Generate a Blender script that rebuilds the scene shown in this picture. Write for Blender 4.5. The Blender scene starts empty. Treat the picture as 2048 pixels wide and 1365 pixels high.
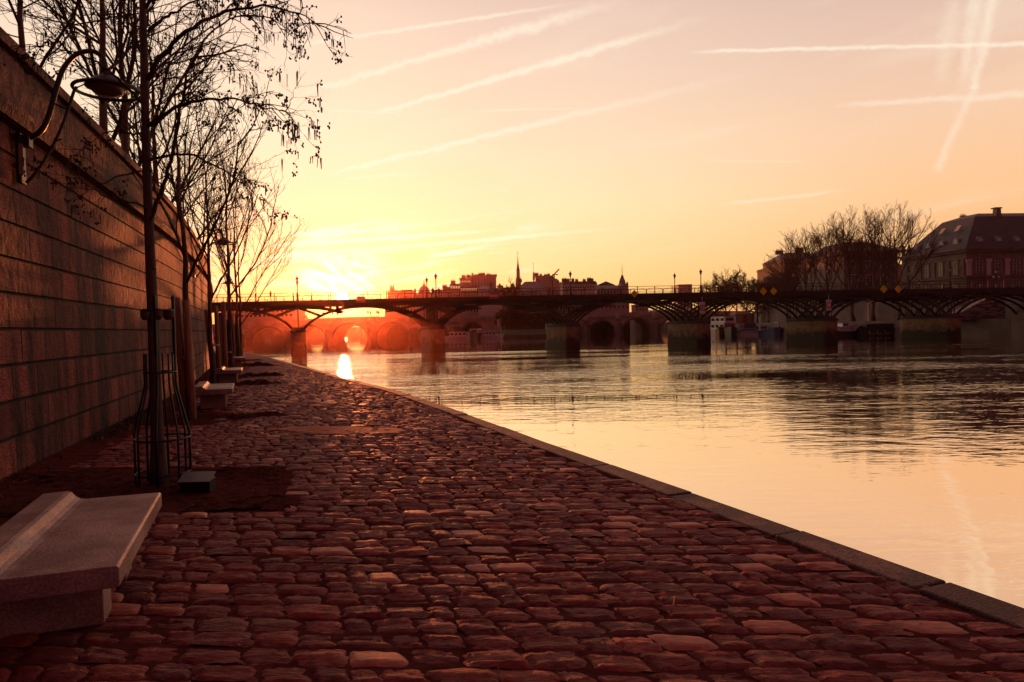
import bpy, math, random
import numpy as np
from mathutils import Vector, Matrix

random.seed(7)
SC = bpy.context.scene
COL = SC.collection
# ------------------------------------------------------------------ camera geometry (eye 1.6 m above the quay)
F = 1365.0; EYE = 1.6; WZ = -2.05
PITCH = math.atan(27.9 / F); ROLL = math.atan(0.022)
RM = (Matrix.Rotation(math.pi / 2 - PITCH, 3, 'X') @ Matrix.Rotation(-ROLL, 3, 'Z'))

def ray(x, y):
    return RM @ Vector(((x - 1024) / F, -(y - 682.5) / F, -1.0))
def W(x, y, Y):
    d = ray(x, y); return d * (Y / d.y) + Vector((0, 0, EYE))
def G(x, y, z=0.0):
    d = ray(x, y); return d * ((z - EYE) / d.z) + Vector((0, 0, EYE))

# ------------------------------------------------------------------ object helpers
LOC = {}
def tag(o, label=None, cat=None, group=None, kind=None):
    if label: o['label'] = label
    if cat: o['category'] = cat
    if group: o['group'] = group
    if kind: o['kind'] = kind
    return o
def empty(name, loc, label=None, cat=None, group=None, rz=0.0):
    o = bpy.data.objects.new(name, None); COL.objects.link(o)
    o.location = loc; o.rotation_euler = (0, 0, rz); o.empty_display_size = 0.2
    LOC[o.name] = Vector(loc)
    return tag(o, label, cat, group)
def copy_tree(o, loc=None, rz=None, label=None, scale=None):
    c = o.copy(); COL.objects.link(c)
    if loc is not None: c.location = loc
    if rz is not None: c.rotation_euler = (0, 0, rz)
    if label: c['label'] = label
    if scale is not None: c.scale = (scale,) * 3 if not hasattr(scale, '__len__') else scale
    for ch in list(o.children):
        d = ch.copy(); COL.objects.link(d); d.parent = c
        for g in list(ch.children):
            e = g.copy(); COL.objects.link(e); e.parent = d
    return c

class MB:
    def __init__(s): s.v = []; s.f = []
    def box(s, c, size, rz=0.0, taper=1.0):
        hx, hy, hz = size[0] / 2, size[1] / 2, size[2] / 2
        ca, sa = math.cos(rz), math.sin(rz); b = len(s.v)
        for z, k in ((-hz, 1.0), (hz, taper)):
            for x, y in ((-hx, -hy), (hx, -hy), (hx, hy), (-hx, hy)):
                x *= k; y *= k
                s.v.append((c[0] + x * ca - y * sa, c[1] + x * sa + y * ca, c[2] + z))
        s.f += [(b, b+3, b+2, b+1), (b+4, b+5, b+6, b+7), (b, b+1, b+5, b+4), (b+1, b+2, b+6, b+5), (b+2, b+3, b+7, b+6), (b+3, b, b+4, b+7)]
        return s
    def bar(s, p, q, w, h=None):
        """rectangular bar from p to q, w wide, h deep (roughly vertical)"""
        h = h or w; p = Vector(p); q = Vector(q); d = (q - p)
        if d.length < 1e-6: return s
        d.normalize(); up = Vector((0, 0, 1)) if abs(d.z) < .95 else Vector((0, 1, 0))
        x = d.cross(up).normalized() * w / 2; z = x.cross(d).normalized() * h / 2; b = len(s.v)
        for e in (p, q):
            for a, c in ((-1, -1), (1, -1), (1, 1), (-1, 1)): s.v.append(tuple(e + x * a + z * c))
        s.f += [(b, b+3, b+2, b+1), (b+4, b+5, b+6, b+7), (b, b+1, b+5, b+4), (b+1, b+2, b+6, b+5), (b+2, b+3, b+7, b+6), (b+3, b, b+4, b+7)]
        return s
    def tube(s, pts, rad, n=6, cap=True):
        pts = [Vector(p) for p in pts]; m = len(pts)
        if not hasattr(rad, '__len__'): rad = [rad] * m
        b = len(s.v); d0 = (pts[1] - pts[0]).normalized()
        ref = Vector((0, 0, 1)) if abs(d0.z) < .9 else Vector((1, 0, 0))
        x = d0.cross(ref).normalized()
        for i, p in enumerate(pts):
            d = (pts[min(i+1, m-1)] - pts[max(i-1, 0)])
            d = d.normalized() if d.length > 1e-9 else d0
            x = (x - d * x.dot(d)); x = x.normalized() if x.length > 1e-6 else d.orthogonal().normalized()
            y = d.cross(x)
            for k in range(n):
                a = 2 * math.pi * k / n
                s.v.append(tuple(p + (x * math.cos(a) + y * math.sin(a)) * rad[i]))
        for i in range(m - 1):
            for k in range(n):
                k2 = (k + 1) % n
                s.f.append((b + i*n + k, b + i*n + k2, b + (i+1)*n + k2, b + (i+1)*n + k))
        if cap:
            s.f.append(tuple(b + k for k in reversed(range(n)))); s.f.append(tuple(b + (m-1)*n + k for k in range(n)))
        return s
    def lathe(s, c, prof, n=12, sx=1.0, sy=1.0):
        b = len(s.v); m = len(prof)
        for r, z in prof:
            for k in range(n):
                a = 2 * math.pi * k / n
                s.v.append((c[0] + r * math.cos(a) * sx, c[1] + r * math.sin(a) * sy, c[2] + z))
        for i in range(m - 1):
            for k in range(n):
                k2 = (k + 1) % n
                s.f.append((b + i*n + k, b + i*n + k2, b + (i+1)*n + k2, b + (i+1)*n + k))
        s.f.append(tuple(b + k for k in reversed(range(n)))); s.f.append(tuple(b + (m-1)*n + k for k in range(n)))
        return s
    def slab(s, poly, z0, z1):
        b = len(s.v); n = len(poly)
        for z in (z0, z1):
            for p in poly: s.v.append((p[0], p[1], z))
        s.f.append(tuple(b + k for k in reversed(range(n)))); s.f.append(tuple(b + n + k for k in range(n)))
        for k in range(n):
            k2 = (k + 1) % n; s.f.append((b + k, b + k2, b + n + k2, b + n + k))
        return s
    def sweep(s, poly, off):
        """polygon (3D points) extruded by the vector off"""
        b = len(s.v); n = len(poly); off = Vector(off)
        for p in poly: s.v.append(tuple(Vector(p)))
        for p in poly: s.v.append(tuple(Vector(p) + off))
        s.f.append(tuple(b + k for k in reversed(range(n)))); s.f.append(tuple(b + n + k for k in range(n)))
        for k in range(n):
            k2 = (k + 1) % n; s.f.append((b + k, b + k2, b + n + k2, b + n + k))
        return s
    def blob(s, c, r, rng=None, sz=1.0):
        b = len(s.v)
        for x, y, z in ((1,0,0),(0,1,0),(-1,0,0),(0,-1,0),(0,0,1),(0,0,-1)):
            s.v.append((c[0] + x*r, c[1] + y*r, c[2] + z*r*sz))
        for a, c2, d in ((0,1,4),(1,2,4),(2,3,4),(3,0,4),(1,0,5),(2,1,5),(3,2,5),(0,3,5)):
            s.f.append((b+a, b+c2, b+d))
        return s
    def build(s, name, mat, parent=None, smooth=False, off=None):
        me = bpy.data.meshes.new(name)
        o0 = off if off is not None else (LOC.get(parent.name, Vector()) if parent else Vector())
        vs = [(v[0]-o0[0], v[1]-o0[1], v[2]-o0[2]) for v in s.v]
        me.from_pydata(vs, [], s.f)
        if mat: me.materials.append(mat)
        if smooth: me.polygons.foreach_set('use_smooth', [True] * len(me.polygons))
        me.update()
        o = bpy.data.objects.new(name, me); COL.objects.link(o)
        if parent is not None:
            o.parent = parent; LOC[o.name] = LOC.get(parent.name, Vector())
        elif off is not None: o.location = off
        return o
def bevel(o, w=.01, seg=2, ang=35):
    m = o.modifiers.new('b', 'BEVEL'); m.width = w; m.segments = seg; m.limit_method = 'ANGLE'; m.angle_limit = math.radians(ang)
    return o

# ------------------------------------------------------------------ materials
def mat(name, col, rough=.8, var=.3, scale=2.0, bump=0.0, bscale=20.0, metal=0.0, spec=.5, stretch=(1,1,1), col2=None, detail=6.0, pos=(.32, .7), speck=0.0, sscale=120.0):
    m = bpy.data.materials.new(name); m.use_nodes = True; nt = m.node_tree; N = nt.nodes; L = nt.links
    p = N['Principled BSDF']; p.inputs['Roughness'].default_value = rough; p.inputs['Metallic'].default_value = metal
    p.inputs['Specular IOR Level'].default_value = spec
    tc = N.new('ShaderNodeTexCoord'); mp = N.new('ShaderNodeMapping'); mp.inputs['Scale'].default_value = stretch
    L.new(tc.outputs['Object'], mp.inputs['Vector'])
    nz = N.new('ShaderNodeTexNoise'); nz.inputs['Scale'].default_value = scale; nz.inputs['Detail'].default_value = detail; nz.inputs['Roughness'].default_value = .65
    L.new(mp.outputs[0], nz.inputs['Vector'])
    rp = N.new('ShaderNodeValToRGB'); rp.color_ramp.elements[0].position = pos[0]; rp.color_ramp.elements[1].position = pos[1]
    c2 = col2 or tuple(min(1, c * (1 + var)) for c in col)
    c1 = tuple(c * (1 - var) for c in col) if not col2 else col
    rp.color_ramp.elements[0].color = (*c1, 1); rp.color_ramp.elements[1].color = (*c2, 1)
    L.new(nz.outputs['Fac'], rp.inputs['Fac']); L.new(rp.outputs['Color'], p.inputs['Base Color'])
    if speck:
        ns = N.new('ShaderNodeTexNoise'); ns.inputs['Scale'].default_value = sscale; ns.inputs['Detail'].default_value = 4; L.new(mp.outputs[0], ns.inputs['Vector'])
        rs_ = N.new('ShaderNodeValToRGB'); rs_.color_ramp.elements[0].position = .40; rs_.color_ramp.elements[1].position = .60
        rs_.color_ramp.elements[0].color = (1-speck, 1-speck, 1-speck, 1); rs_.color_ramp.elements[1].color = (1+speck, 1+speck, 1+speck, 1)
        ms = N.new('ShaderNodeMix'); ms.data_type = 'RGBA'; ms.blend_type = 'MULTIPLY'; ms.inputs[0].default_value = 1
        L.new(ns.outputs['Fac'], rs_.inputs['Fac']); L.new(rp.outputs['Color'], ms.inputs[6]); L.new(rs_.outputs['Color'], ms.inputs[7]); L.new(ms.outputs[2], p.inputs['Base Color'])
    if bump:
        n2 = N.new('ShaderNodeTexNoise'); n2.inputs['Scale'].default_value = bscale; n2.inputs['Detail'].default_value = 5
        L.new(mp.outputs[0], n2.inputs['Vector'])
        bp = N.new('ShaderNodeBump'); bp.inputs['Strength'].default_value = 1.0; bp.inputs['Distance'].default_value = bump
        L.new(n2.outputs['Fac'], bp.inputs['Height']); L.new(bp.outputs['Normal'], p.inputs['Normal'])
    return m

M = {}
M['iron'] = mat('dark_green_iron', (.012, .02, .018), .45, .3, 6, .002, 40, spec=.5)
M['bridge'] = mat('bridge_steel', (.02, .012, .010), .6, .3, .5, spec=.4)
M['bark'] = mat('young_bark', (.085, .055, .045), .9, .5, 12, .006, 45, stretch=(1, 1, .3))
M['twig'] = mat('twig', (.035, .02, .018), .9, .3, 10, spec=.3)
M['catkin'] = mat('catkin', (.16, .05, .02), .9, .4, 30, spec=.2)
M['bark2'] = mat('plane_bark', (.10, .065, .05), .9, .5, 3, .01, 12, stretch=(1, 1, .4))
M['twig2'] = mat('far_twig', (.11, .055, .045), .9, .3, 1, spec=.2)
M['stake'] = mat('stake_wood', (.30, .15, .08), .85, .45, 9, .004, 50, stretch=(3, 3, .25))
M['strap'] = mat('strap', (.45, .42, .45), .6, .2, 9)
M['benchstone'] = mat('bench_stone', (.24, .155, .14), .55, .3, 2.2, .003, 90, spec=.4, col2=(.42, .30, .27), detail=14, pos=(.42, .60), speck=.22, sscale=70)
M['soil'] = mat('soil', (.075, .028, .021), 1.0, .6, 9, .03, 28, spec=0.0)
M['sand'] = mat('sandy_dirt', (.115, .040, .032), .95, .45, 6, .02, 35, spec=.2)
M['joint'] = mat('joint_dirt', (.090, .030, .027), 1.0, .5, 7, .004, 50, spec=0.0)
M['litter'] = mat('dry_litter', (.05, .02, .012), .8, .3, 3, col2=(.30, .16, .09))
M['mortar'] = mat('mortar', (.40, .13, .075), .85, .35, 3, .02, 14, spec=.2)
M['kerb'] = mat('kerb_stone', (.060, .024, .023), .75, .4, 1.7, .014, 60, col2=(.17, .080, .075), detail=12, pos=(.49, .56), speck=.35, sscale=45)
M['quaywall'] = mat('quay_wall_stone', (.10, .07, .055), .85, .45, .8, .02, 4)
M['soot'] = mat('old_stone_dark', (.16, .12, .11), .85, .35, .4, .03, 2)
M['neuf'] = mat('stone_bridge', (.40, .28, .25), .85, .3, .25, .03, 1.5)
M['city'] = mat('city_stone', (.36, .25, .24), .85, .25, .15)
M['city2'] = mat('city_stone_pale', (.50, .40, .39), .85, .2, .15)
M['palace'] = mat('palace_stone', (.17, .125, .115), .85, .35, .35, .03, 2)
M['slate'] = mat('slate', (.035, .038, .055), .6, .3, .4)
M['zinc'] = mat('zinc', (.22, .20, .22), .5, .2, .3)
M['glassd'] = mat('window_glass', (.03, .025, .03), .15, .2, 1, spec=.8)
M['paint'] = mat('window_paint', (.5, .42, .38), .7, .1, 2)
M['gold'] = mat('lantern_glass', (.55, .40, .26), .3, .1, 2)
M['white'] = mat('white_paint', (.62, .58, .58), .5, .15, .6)
M['hull'] = mat('dark_hull', (.012, .013, .022), .4, .3, .5)
M['blueh'] = mat('blue_hull', (.03, .06, .14), .4, .3, .5)
M['woodh'] = mat('varnished_hull', (.20, .09, .04), .4, .3, .7)
M['redp'] = mat('red_paint', (.42, .015, .02), .5, .15, 2)
M['yellow'] = mat('yellow_paint', (.85, .58, .02), .5, .12, 2)
M['blackp'] = mat('black_paint', (.01, .01, .01), .5, .1, 2)
M['orange'] = mat('crane_orange', (.6, .16, .03), .5, .2, 2)
M['grass'] = mat('lawn', (.05, .06, .022), .95, .35, .4, .05, 3)
M['skin'] = mat('skin', (.35, .2, .15), .6, .1, 5)
M['cloth'] = mat('dark_coat', (.02, .018, .02), .9, .3, 6)
M['pipe'] = mat('pale_pipe', (.6, .56, .55), .5, .1, 6)

# wall of long ashlar courses: uv = metres along the wall, metres up
def wall_mat():
    m = bpy.data.materials.new('retaining_wall_ashlar'); m.use_nodes = True; nt = m.node_tree; N = nt.nodes; L = nt.links
    p = N['Principled BSDF']; p.inputs['Roughness'].default_value = .8; p.inputs['Specular IOR Level'].default_value = .22
    uv = N.new('ShaderNodeTexCoord')
    br = N.new('ShaderNodeTexBrick'); br.offset = .43; br.squash = 1.0
    br.inputs['Scale'].default_value = 1; br.inputs['Brick Width'].default_value = .78; br.inputs['Row Height'].default_value = .43
    br.inputs['Mortar Size'].default_value = .020; br.inputs['Mortar Smooth'].default_value = .3; br.inputs['Bias'].default_value = 0
    br.inputs['Color1'].default_value = (.085, .024, .024, 1); br.inputs['Color2'].default_value = (.25, .072, .062, 1); br.inputs['Mortar'].default_value = (.02, .012, .01, 1)
    nd = N.new('ShaderNodeTexNoise'); nd.inputs['Scale'].default_value = 1.6; nd.inputs['Detail'].default_value = 4
    L.new(uv.outputs['UV'], nd.inputs['Vector'])
    dm = N.new('ShaderNodeVectorMath'); dm.operation = 'MULTIPLY_ADD'; dm.inputs[1].default_value = (.03, .03, 0); 
    L.new(nd.outputs['Color'], dm.inputs[0]); L.new(uv.outputs['UV'], dm.inputs[2]); L.new(dm.outputs[0], br.inputs['Vector'])
    # stains running down and blotches
    mp = N.new('ShaderNodeMapping'); mp.inputs['Scale'].default_value = (1.3, .22, 1); L.new(uv.outputs['UV'], mp.inputs['Vector'])
    n1 = N.new('ShaderNodeTexNoise'); n1.inputs['Scale'].default_value = 1.3; n1.inputs['Detail'].default_value = 7; n1.inputs['Roughness'].default_value = .7; L.new(mp.outputs[0], n1.inputs['Vector'])
    r1 = N.new('ShaderNodeValToRGB'); r1.color_ramp.elements[0].position = .42; r1.color_ramp.elements[0].color = (.22, .20, .21, 1); r1.color_ramp.elements[1].position = .58; r1.color_ramp.elements[1].color = (1.15, 1.1, 1.1, 1)
    L.new(n1.outputs['Fac'], r1.inputs['Fac'])
    mx = N.new('ShaderNodeMix'); mx.data_type = 'RGBA'; mx.blend_type = 'MULTIPLY'; mx.inputs[0].default_value = 1
    L.new(br.outputs['Color'], mx.inputs[6]); L.new(r1.outputs['Color'], mx.inputs[7])
    # gritty grain
    n2 = N.new('ShaderNodeTexNoise'); n2.inputs['Scale'].default_value = 38; n2.inputs['Detail'].default_value = 5; L.new(uv.outputs['UV'], n2.inputs['Vector'])
    r2 = N.new('ShaderNodeValToRGB'); r2.color_ramp.elements[0].position = .36; r2.color_ramp.elements[0].color = (.3, .28, .28, 1); r2.color_ramp.elements[1].position = .68; r2.color_ramp.elements[1].color = (1.9, 1.7, 1.65, 1)
    L.new(n2.outputs['Fac'], r2.inputs['Fac'])
    mx2 = N.new('ShaderNodeMix'); mx2.data_type = 'RGBA'; mx2.blend_type = 'MULTIPLY'; mx2.inputs[0].default_value = 1
    L.new(mx.outputs[2], mx2.inputs[6]); L.new(r2.outputs['Color'], mx2.inputs[7]); L.new(mx2.outputs[2], p.inputs['Base Color'])
    b1 = N.new('ShaderNodeBump'); b1.invert = True; b1.inputs['Distance'].default_value = .02; L.new(br.outputs['Fac'], b1.inputs['Height'])
    b2 = N.new('ShaderNodeBump'); b2.inputs['Distance'].default_value = .006; L.new(n2.outputs['Fac'], b2.inputs['Height']); L.new(b1.outputs[0], b2.inputs['Normal'])
    n3 = N.new('ShaderNodeTexNoise'); n3.inputs['Scale'].default_value = 6; n3.inputs['Detail'].default_value = 4; L.new(uv.outputs['UV'], n3.inputs['Vector'])
    b3 = N.new('ShaderNodeBump'); b3.inputs['Distance'].default_value = .03; L.new(n3.outputs['Fac'], b3.inputs['Height']); L.new(b2.outputs[0], b3.inputs['Normal'])
    L.new(b3.outputs[0], p.inputs['Normal'])
    return m
M['wall'] = wall_mat()

def cobble_mat():
    m = bpy.data.materials.new('cobble_stone'); m.use_nodes = True; nt = m.node_tree; N = nt.nodes; L = nt.links
    p = N['Principled BSDF']; p.inputs['Specular IOR Level'].default_value = .22; p.inputs['Specular Tint'].default_value = (1, .38, .26, 1)
    at = N.new('ShaderNodeAttribute'); at.attribute_name = 'rnd'
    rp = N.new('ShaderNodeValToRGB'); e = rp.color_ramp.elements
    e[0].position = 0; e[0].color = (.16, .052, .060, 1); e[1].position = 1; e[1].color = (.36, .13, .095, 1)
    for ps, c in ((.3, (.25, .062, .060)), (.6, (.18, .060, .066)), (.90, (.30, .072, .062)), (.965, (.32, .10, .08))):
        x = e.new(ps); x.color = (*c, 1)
    L.new(at.outputs['Fac'], rp.inputs['Fac'])
    tc = N.new('ShaderNodeTexCoord'); mp = N.new('ShaderNodeMapping'); mp.inputs['Scale'].default_value = (1, 3.2, 1); mp.inputs['Rotation'].default_value = (0, 0, .1)
    L.new(tc.outputs['Object'], mp.inputs['Vector'])
    n1 = N.new('ShaderNodeTexNoise'); n1.inputs['Scale'].default_value = 11; n1.inputs['Detail'].default_value = 10; n1.inputs['Roughness'].default_value = .62; L.new(mp.outputs[0], n1.inputs['Vector'])
    n2 = N.new('ShaderNodeTexNoise'); n2.inputs['Scale'].default_value = 120; n2.inputs['Detail'].default_value = 3; L.new(tc.outputs['Object'], n2.inputs['Vector'])
    r2 = N.new('ShaderNodeValToRGB'); r2.color_ramp.elements[0].position = .3; r2.color_ramp.elements[0].color = (.42, .50, .58, 1); r2.color_ramp.elements[1].position = .68; r2.color_ramp.elements[1].color = (1.75, 1.45, 1.35, 1)  # plum to red streaks paint the red sun highlights into the stone colour
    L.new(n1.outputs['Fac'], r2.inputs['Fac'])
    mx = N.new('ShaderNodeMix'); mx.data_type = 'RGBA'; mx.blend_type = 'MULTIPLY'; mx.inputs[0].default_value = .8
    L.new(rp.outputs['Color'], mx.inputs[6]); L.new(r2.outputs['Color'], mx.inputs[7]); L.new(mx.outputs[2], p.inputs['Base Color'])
    rr = N.new('ShaderNodeMapRange'); rr.inputs[3].default_value = .68; rr.inputs[4].default_value = .55; L.new(at.outputs['Fac'], rr.inputs[0]); L.new(rr.outputs[0], p.inputs['Roughness'])
    # worn (high rnd) stones are smoother
    bs = N.new('ShaderNodeMapRange'); bs.inputs[1].default_value = .9; bs.inputs[2].default_value = .97; bs.inputs[3].default_value = 1; bs.inputs[4].default_value = .12; L.new(at.outputs['Fac'], bs.inputs[0])
    b1 = N.new('ShaderNodeBump'); b1.inputs['Distance'].default_value = .05; L.new(n1.outputs['Fac'], b1.inputs['Height']); L.new(bs.outputs[0], b1.inputs['Strength'])
    b2 = N.new('ShaderNodeBump'); b2.inputs['Distance'].default_value = .0025; L.new(n2.outputs['Fac'], b2.inputs['Height']); L.new(b1.outputs[0], b2.inputs['Normal'])
    L.new(b2.outputs[0], p.inputs['Normal'])
    return m
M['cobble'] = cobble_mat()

def water_mat():
    m = bpy.data.materials.new('river_water'); m.use_nodes = True; nt = m.node_tree; N = nt.nodes; L = nt.links
    p = N['Principled BSDF']; p.inputs['Base Color'].default_value = (.90, .70, .50, 1); p.inputs['Roughness'].default_value = .03
    p.inputs['Metallic'].default_value = 1.0; p.inputs['IOR'].default_value = 2.0; p.inputs['Specular IOR Level'].default_value = .5
    tc = N.new('ShaderNodeTexCoord')
    def noise(sc, st, det=3, rot=0.0):
        mp = N.new('ShaderNodeMapping'); mp.inputs['Scale'].default_value = st; mp.inputs['Rotation'].default_value = (0, 0, rot); L.new(tc.outputs['Object'], mp.inputs['Vector'])
        n = N.new('ShaderNodeTexNoise'); n.inputs['Scale'].default_value = sc; n.inputs['Detail'].default_value = det; n.inputs['Distortion'].default_value = .4; L.new(mp.outputs[0], n.inputs['Vector']); return n
    a = noise(.95, (.62, 1.3, 1), 2, .06); b = noise(3.2, (.5, 1.3, 1), 2, -.12); big = noise(.045, (.7, 1.6, 1), 3, .3)
    rp = N.new('ShaderNodeMapRange'); rp.inputs[1].default_value = .4; rp.inputs[2].default_value = .62; rp.inputs[3].default_value = .25; rp.inputs[4].default_value = 1.0; L.new(big.outputs['Fac'], rp.inputs[0])
    sep = N.new('ShaderNodeSeparateXYZ'); L.new(tc.outputs['Object'], sep.inputs[0])
    # ripples calm down close to the quay
    near = N.new('ShaderNodeMapRange'); near.inputs[1].default_value = 12; near.inputs[2].default_value = 34; near.inputs[3].default_value = .20; near.inputs[4].default_value = 1; L.new(sep.outputs['Y'], near.inputs[0])
    strk = noise(.16, (.10, 1.0, 1), 4, -.06); r3 = N.new('ShaderNodeMapRange'); r3.inputs[1].default_value = .40; r3.inputs[2].default_value = .60; r3.inputs[3].default_value = .2; r3.inputs[4].default_value = 1.4; L.new(strk.outputs['Fac'], r3.inputs[0])
    farr = N.new('ShaderNodeMapRange'); farr.inputs[1].default_value = 96; farr.inputs[2].default_value = 125; farr.inputs[3].default_value = 1; farr.inputs[4].default_value = .10; L.new(sep.outputs['Y'], farr.inputs[0])
    def mul(x, y):
        q = N.new('ShaderNodeMath'); q.operation = 'MULTIPLY'; L.new(x, q.inputs[0]); L.new(y, q.inputs[1]); return q
    mu = mul(mul(rp.outputs[0], near.outputs[0]).outputs[0], mul(r3.outputs[0], farr.outputs[0]).outputs[0])
    sw = noise(.42, (.34, 1, 1), 3, .05); b0 = N.new('ShaderNodeBump'); b0.inputs['Distance'].default_value = .055; L.new(sw.outputs['Fac'], b0.inputs['Height']); L.new(mu.outputs[0], b0.inputs['Strength'])
    b1 = N.new('ShaderNodeBump'); b1.inputs['Distance'].default_value = .085; L.new(a.outputs['Fac'], b1.inputs['Height']); L.new(mu.outputs[0], b1.inputs['Strength']); L.new(b0.outputs[0], b1.inputs['Normal'])
    b2 = N.new('ShaderNodeBump'); b2.inputs['Distance'].default_value = .030; L.new(b.outputs['Fac'], b2.inputs['Height']); L.new(mu.outputs[0], b2.inputs['Strength']); L.new(b1.outputs[0], b2.inputs['Normal'])
    L.new(b2.outputs[0], p.inputs['Normal'])
    return m
M['water'] = water_mat()

# ------------------------------------------------------------------ quay plan
def smooth_line(P, n=8):
    out = []
    for i in range(len(P) - 1):
        p0 = P[max(i-1, 0)]; p1 = P[i]; p2 = P[i+1]; p3 = P[min(i+2, len(P)-1)]
        for k in range(n):
            t = k / n
            out.append(tuple(.5 * ((2*p1[j]) + (-p0[j]+p2[j])*t + (2*p0[j]-5*p1[j]+4*p2[j]-p3[j])*t*t + (-p0[j]+3*p1[j]-3*p2[j]+p3[j])*t**3) for j in range(2)))
    out.append(P[-1]); return out
WALL = smooth_line([(-2.2, -5), (-4.2, 1.5), (-5.97, 7.9), (-8.2, 15.2), (-9.6, 19.5), (-11.1, 23.7), (-12.9, 28.4), (-15.7, 35.5), (-21.1, 48), (-26.9, 60), (-36, 76), (-49, 97), (-60, 113), (-95, 160), (-140, 230)], 5)
EDGE = smooth_line([(6.2, -5), (4.23, 0), (2.76, 3.68), (1.42, 7.0), (.51, 9.14), (-.74, 12.36), (-3.07, 17.87), (-5.58, 22.94), (-9.43, 31.1), (-16.3, 45.2), (-22.9, 58.1), (-31, 74), (-47, 107), (-70, 150), (-100, 205), (-132, 270)], 5)
def interpX(line, y):
    for (x0, y0), (x1, y1) in zip(line, line[1:]):
        if y0 <= y <= y1: return x0 + (x1 - x0) * (y - y0) / max(1e-9, y1 - y0)
    return line[-1][0] if y > line[-1][1] else line[0][0]
def offset(line, d):
    out = []
    for i, p in enumerate(line):
        a = line[max(i-1, 0)]; b = line[min(i+1, len(line)-1)]
        tx, ty = b[0]-a[0], b[1]-a[1]; l = math.hypot(tx, ty)
        out.append((p[0] + ty/l*d, p[1] - tx/l*d))      # +d = towards the river
    return out
EDGE_IN = offset(EDGE, -.27)

# water and river bed
mb = MB(); mb.v = [(-900, -60, WZ), (1500, -60, WZ), (1500, 1200, WZ), (-900, 1200, WZ)]; mb.f = [(0, 1, 2, 3)]
mb.build('river_water', M['water']); bpy.data.objects['river_water']['kind'] = 'structure'

# quay base: ground sheet + face down to the water
def strip(name, l0, l1, z0, z1, m, sub=1):
    mb = MB()
    for i, (a, b) in enumerate(zip(l0, l1)):
        for k in range(sub + 1):
            t = k / sub; mb.v.append((a[0] + (b[0]-a[0])*t, a[1] + (b[1]-a[1])*t, z0 + (z1-z0)*t))
    w = sub + 1
    for i in range(len(l0) - 1):
        for k in range(sub): mb.f.append((i*w+k, i*w+k+1, (i+1)*w+k+1, (i+1)*w+k))
    o = mb.build(name, m); o['kind'] = 'structure'; return o
WALLB = [(interpX(WALL, p[1]) - .3, p[1]) for p in EDGE_IN]
strip('quay_ground', WALLB, EDGE_IN, -.0105, -.0105, M['joint'], 6)
# kerb stones, each a block, in one course
mb = MB(); random.seed(3)
def along(line, s):
    for (x0, y0), (x1, y1) in zip(line, line[1:]):
        l = math.hypot(x1-x0, y1-y0)
        if s <= l: return (x0 + (x1-x0)*s/l, y0 + (y1-y0)*s/l)
        s -= l
    return line[-1]
s = 0.0; tot = sum(math.dist(a, b) for a, b in zip(EDGE, EDGE[1:]))
EDL, EIL = EDGE, EDGE_IN
totin = sum(math.dist(a, b) for a, b in zip(EIL, EIL[1:]))
while s < tot - 2:
    l = random.uniform(1.1, 1.9) if s < 80 else 6
    a, b = along(EDL, s), along(EDL, s + l - .012); c, d = along(EIL, (s + l - .012) * totin/tot), along(EIL, s * totin/tot)
    zz = .010 + random.uniform(-.005, .006)
    jt = random.uniform(-.008, .010); a = (a[0]+jt, a[1]); b = (b[0]+jt, b[1])
    mb.slab([d, a, b, c][::1], -.4, zz); s += l
o = mb.build('kerb', M['kerb']); o['kind'] = 'structure'; bevel(o, .018, 2)
strip('quay_face', offset(EDGE, -.03), offset(EDGE, -.03), -.0, WZ - .5, M['quaywall'], 1)
o = bpy.data.objects['quay_face']; 

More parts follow.
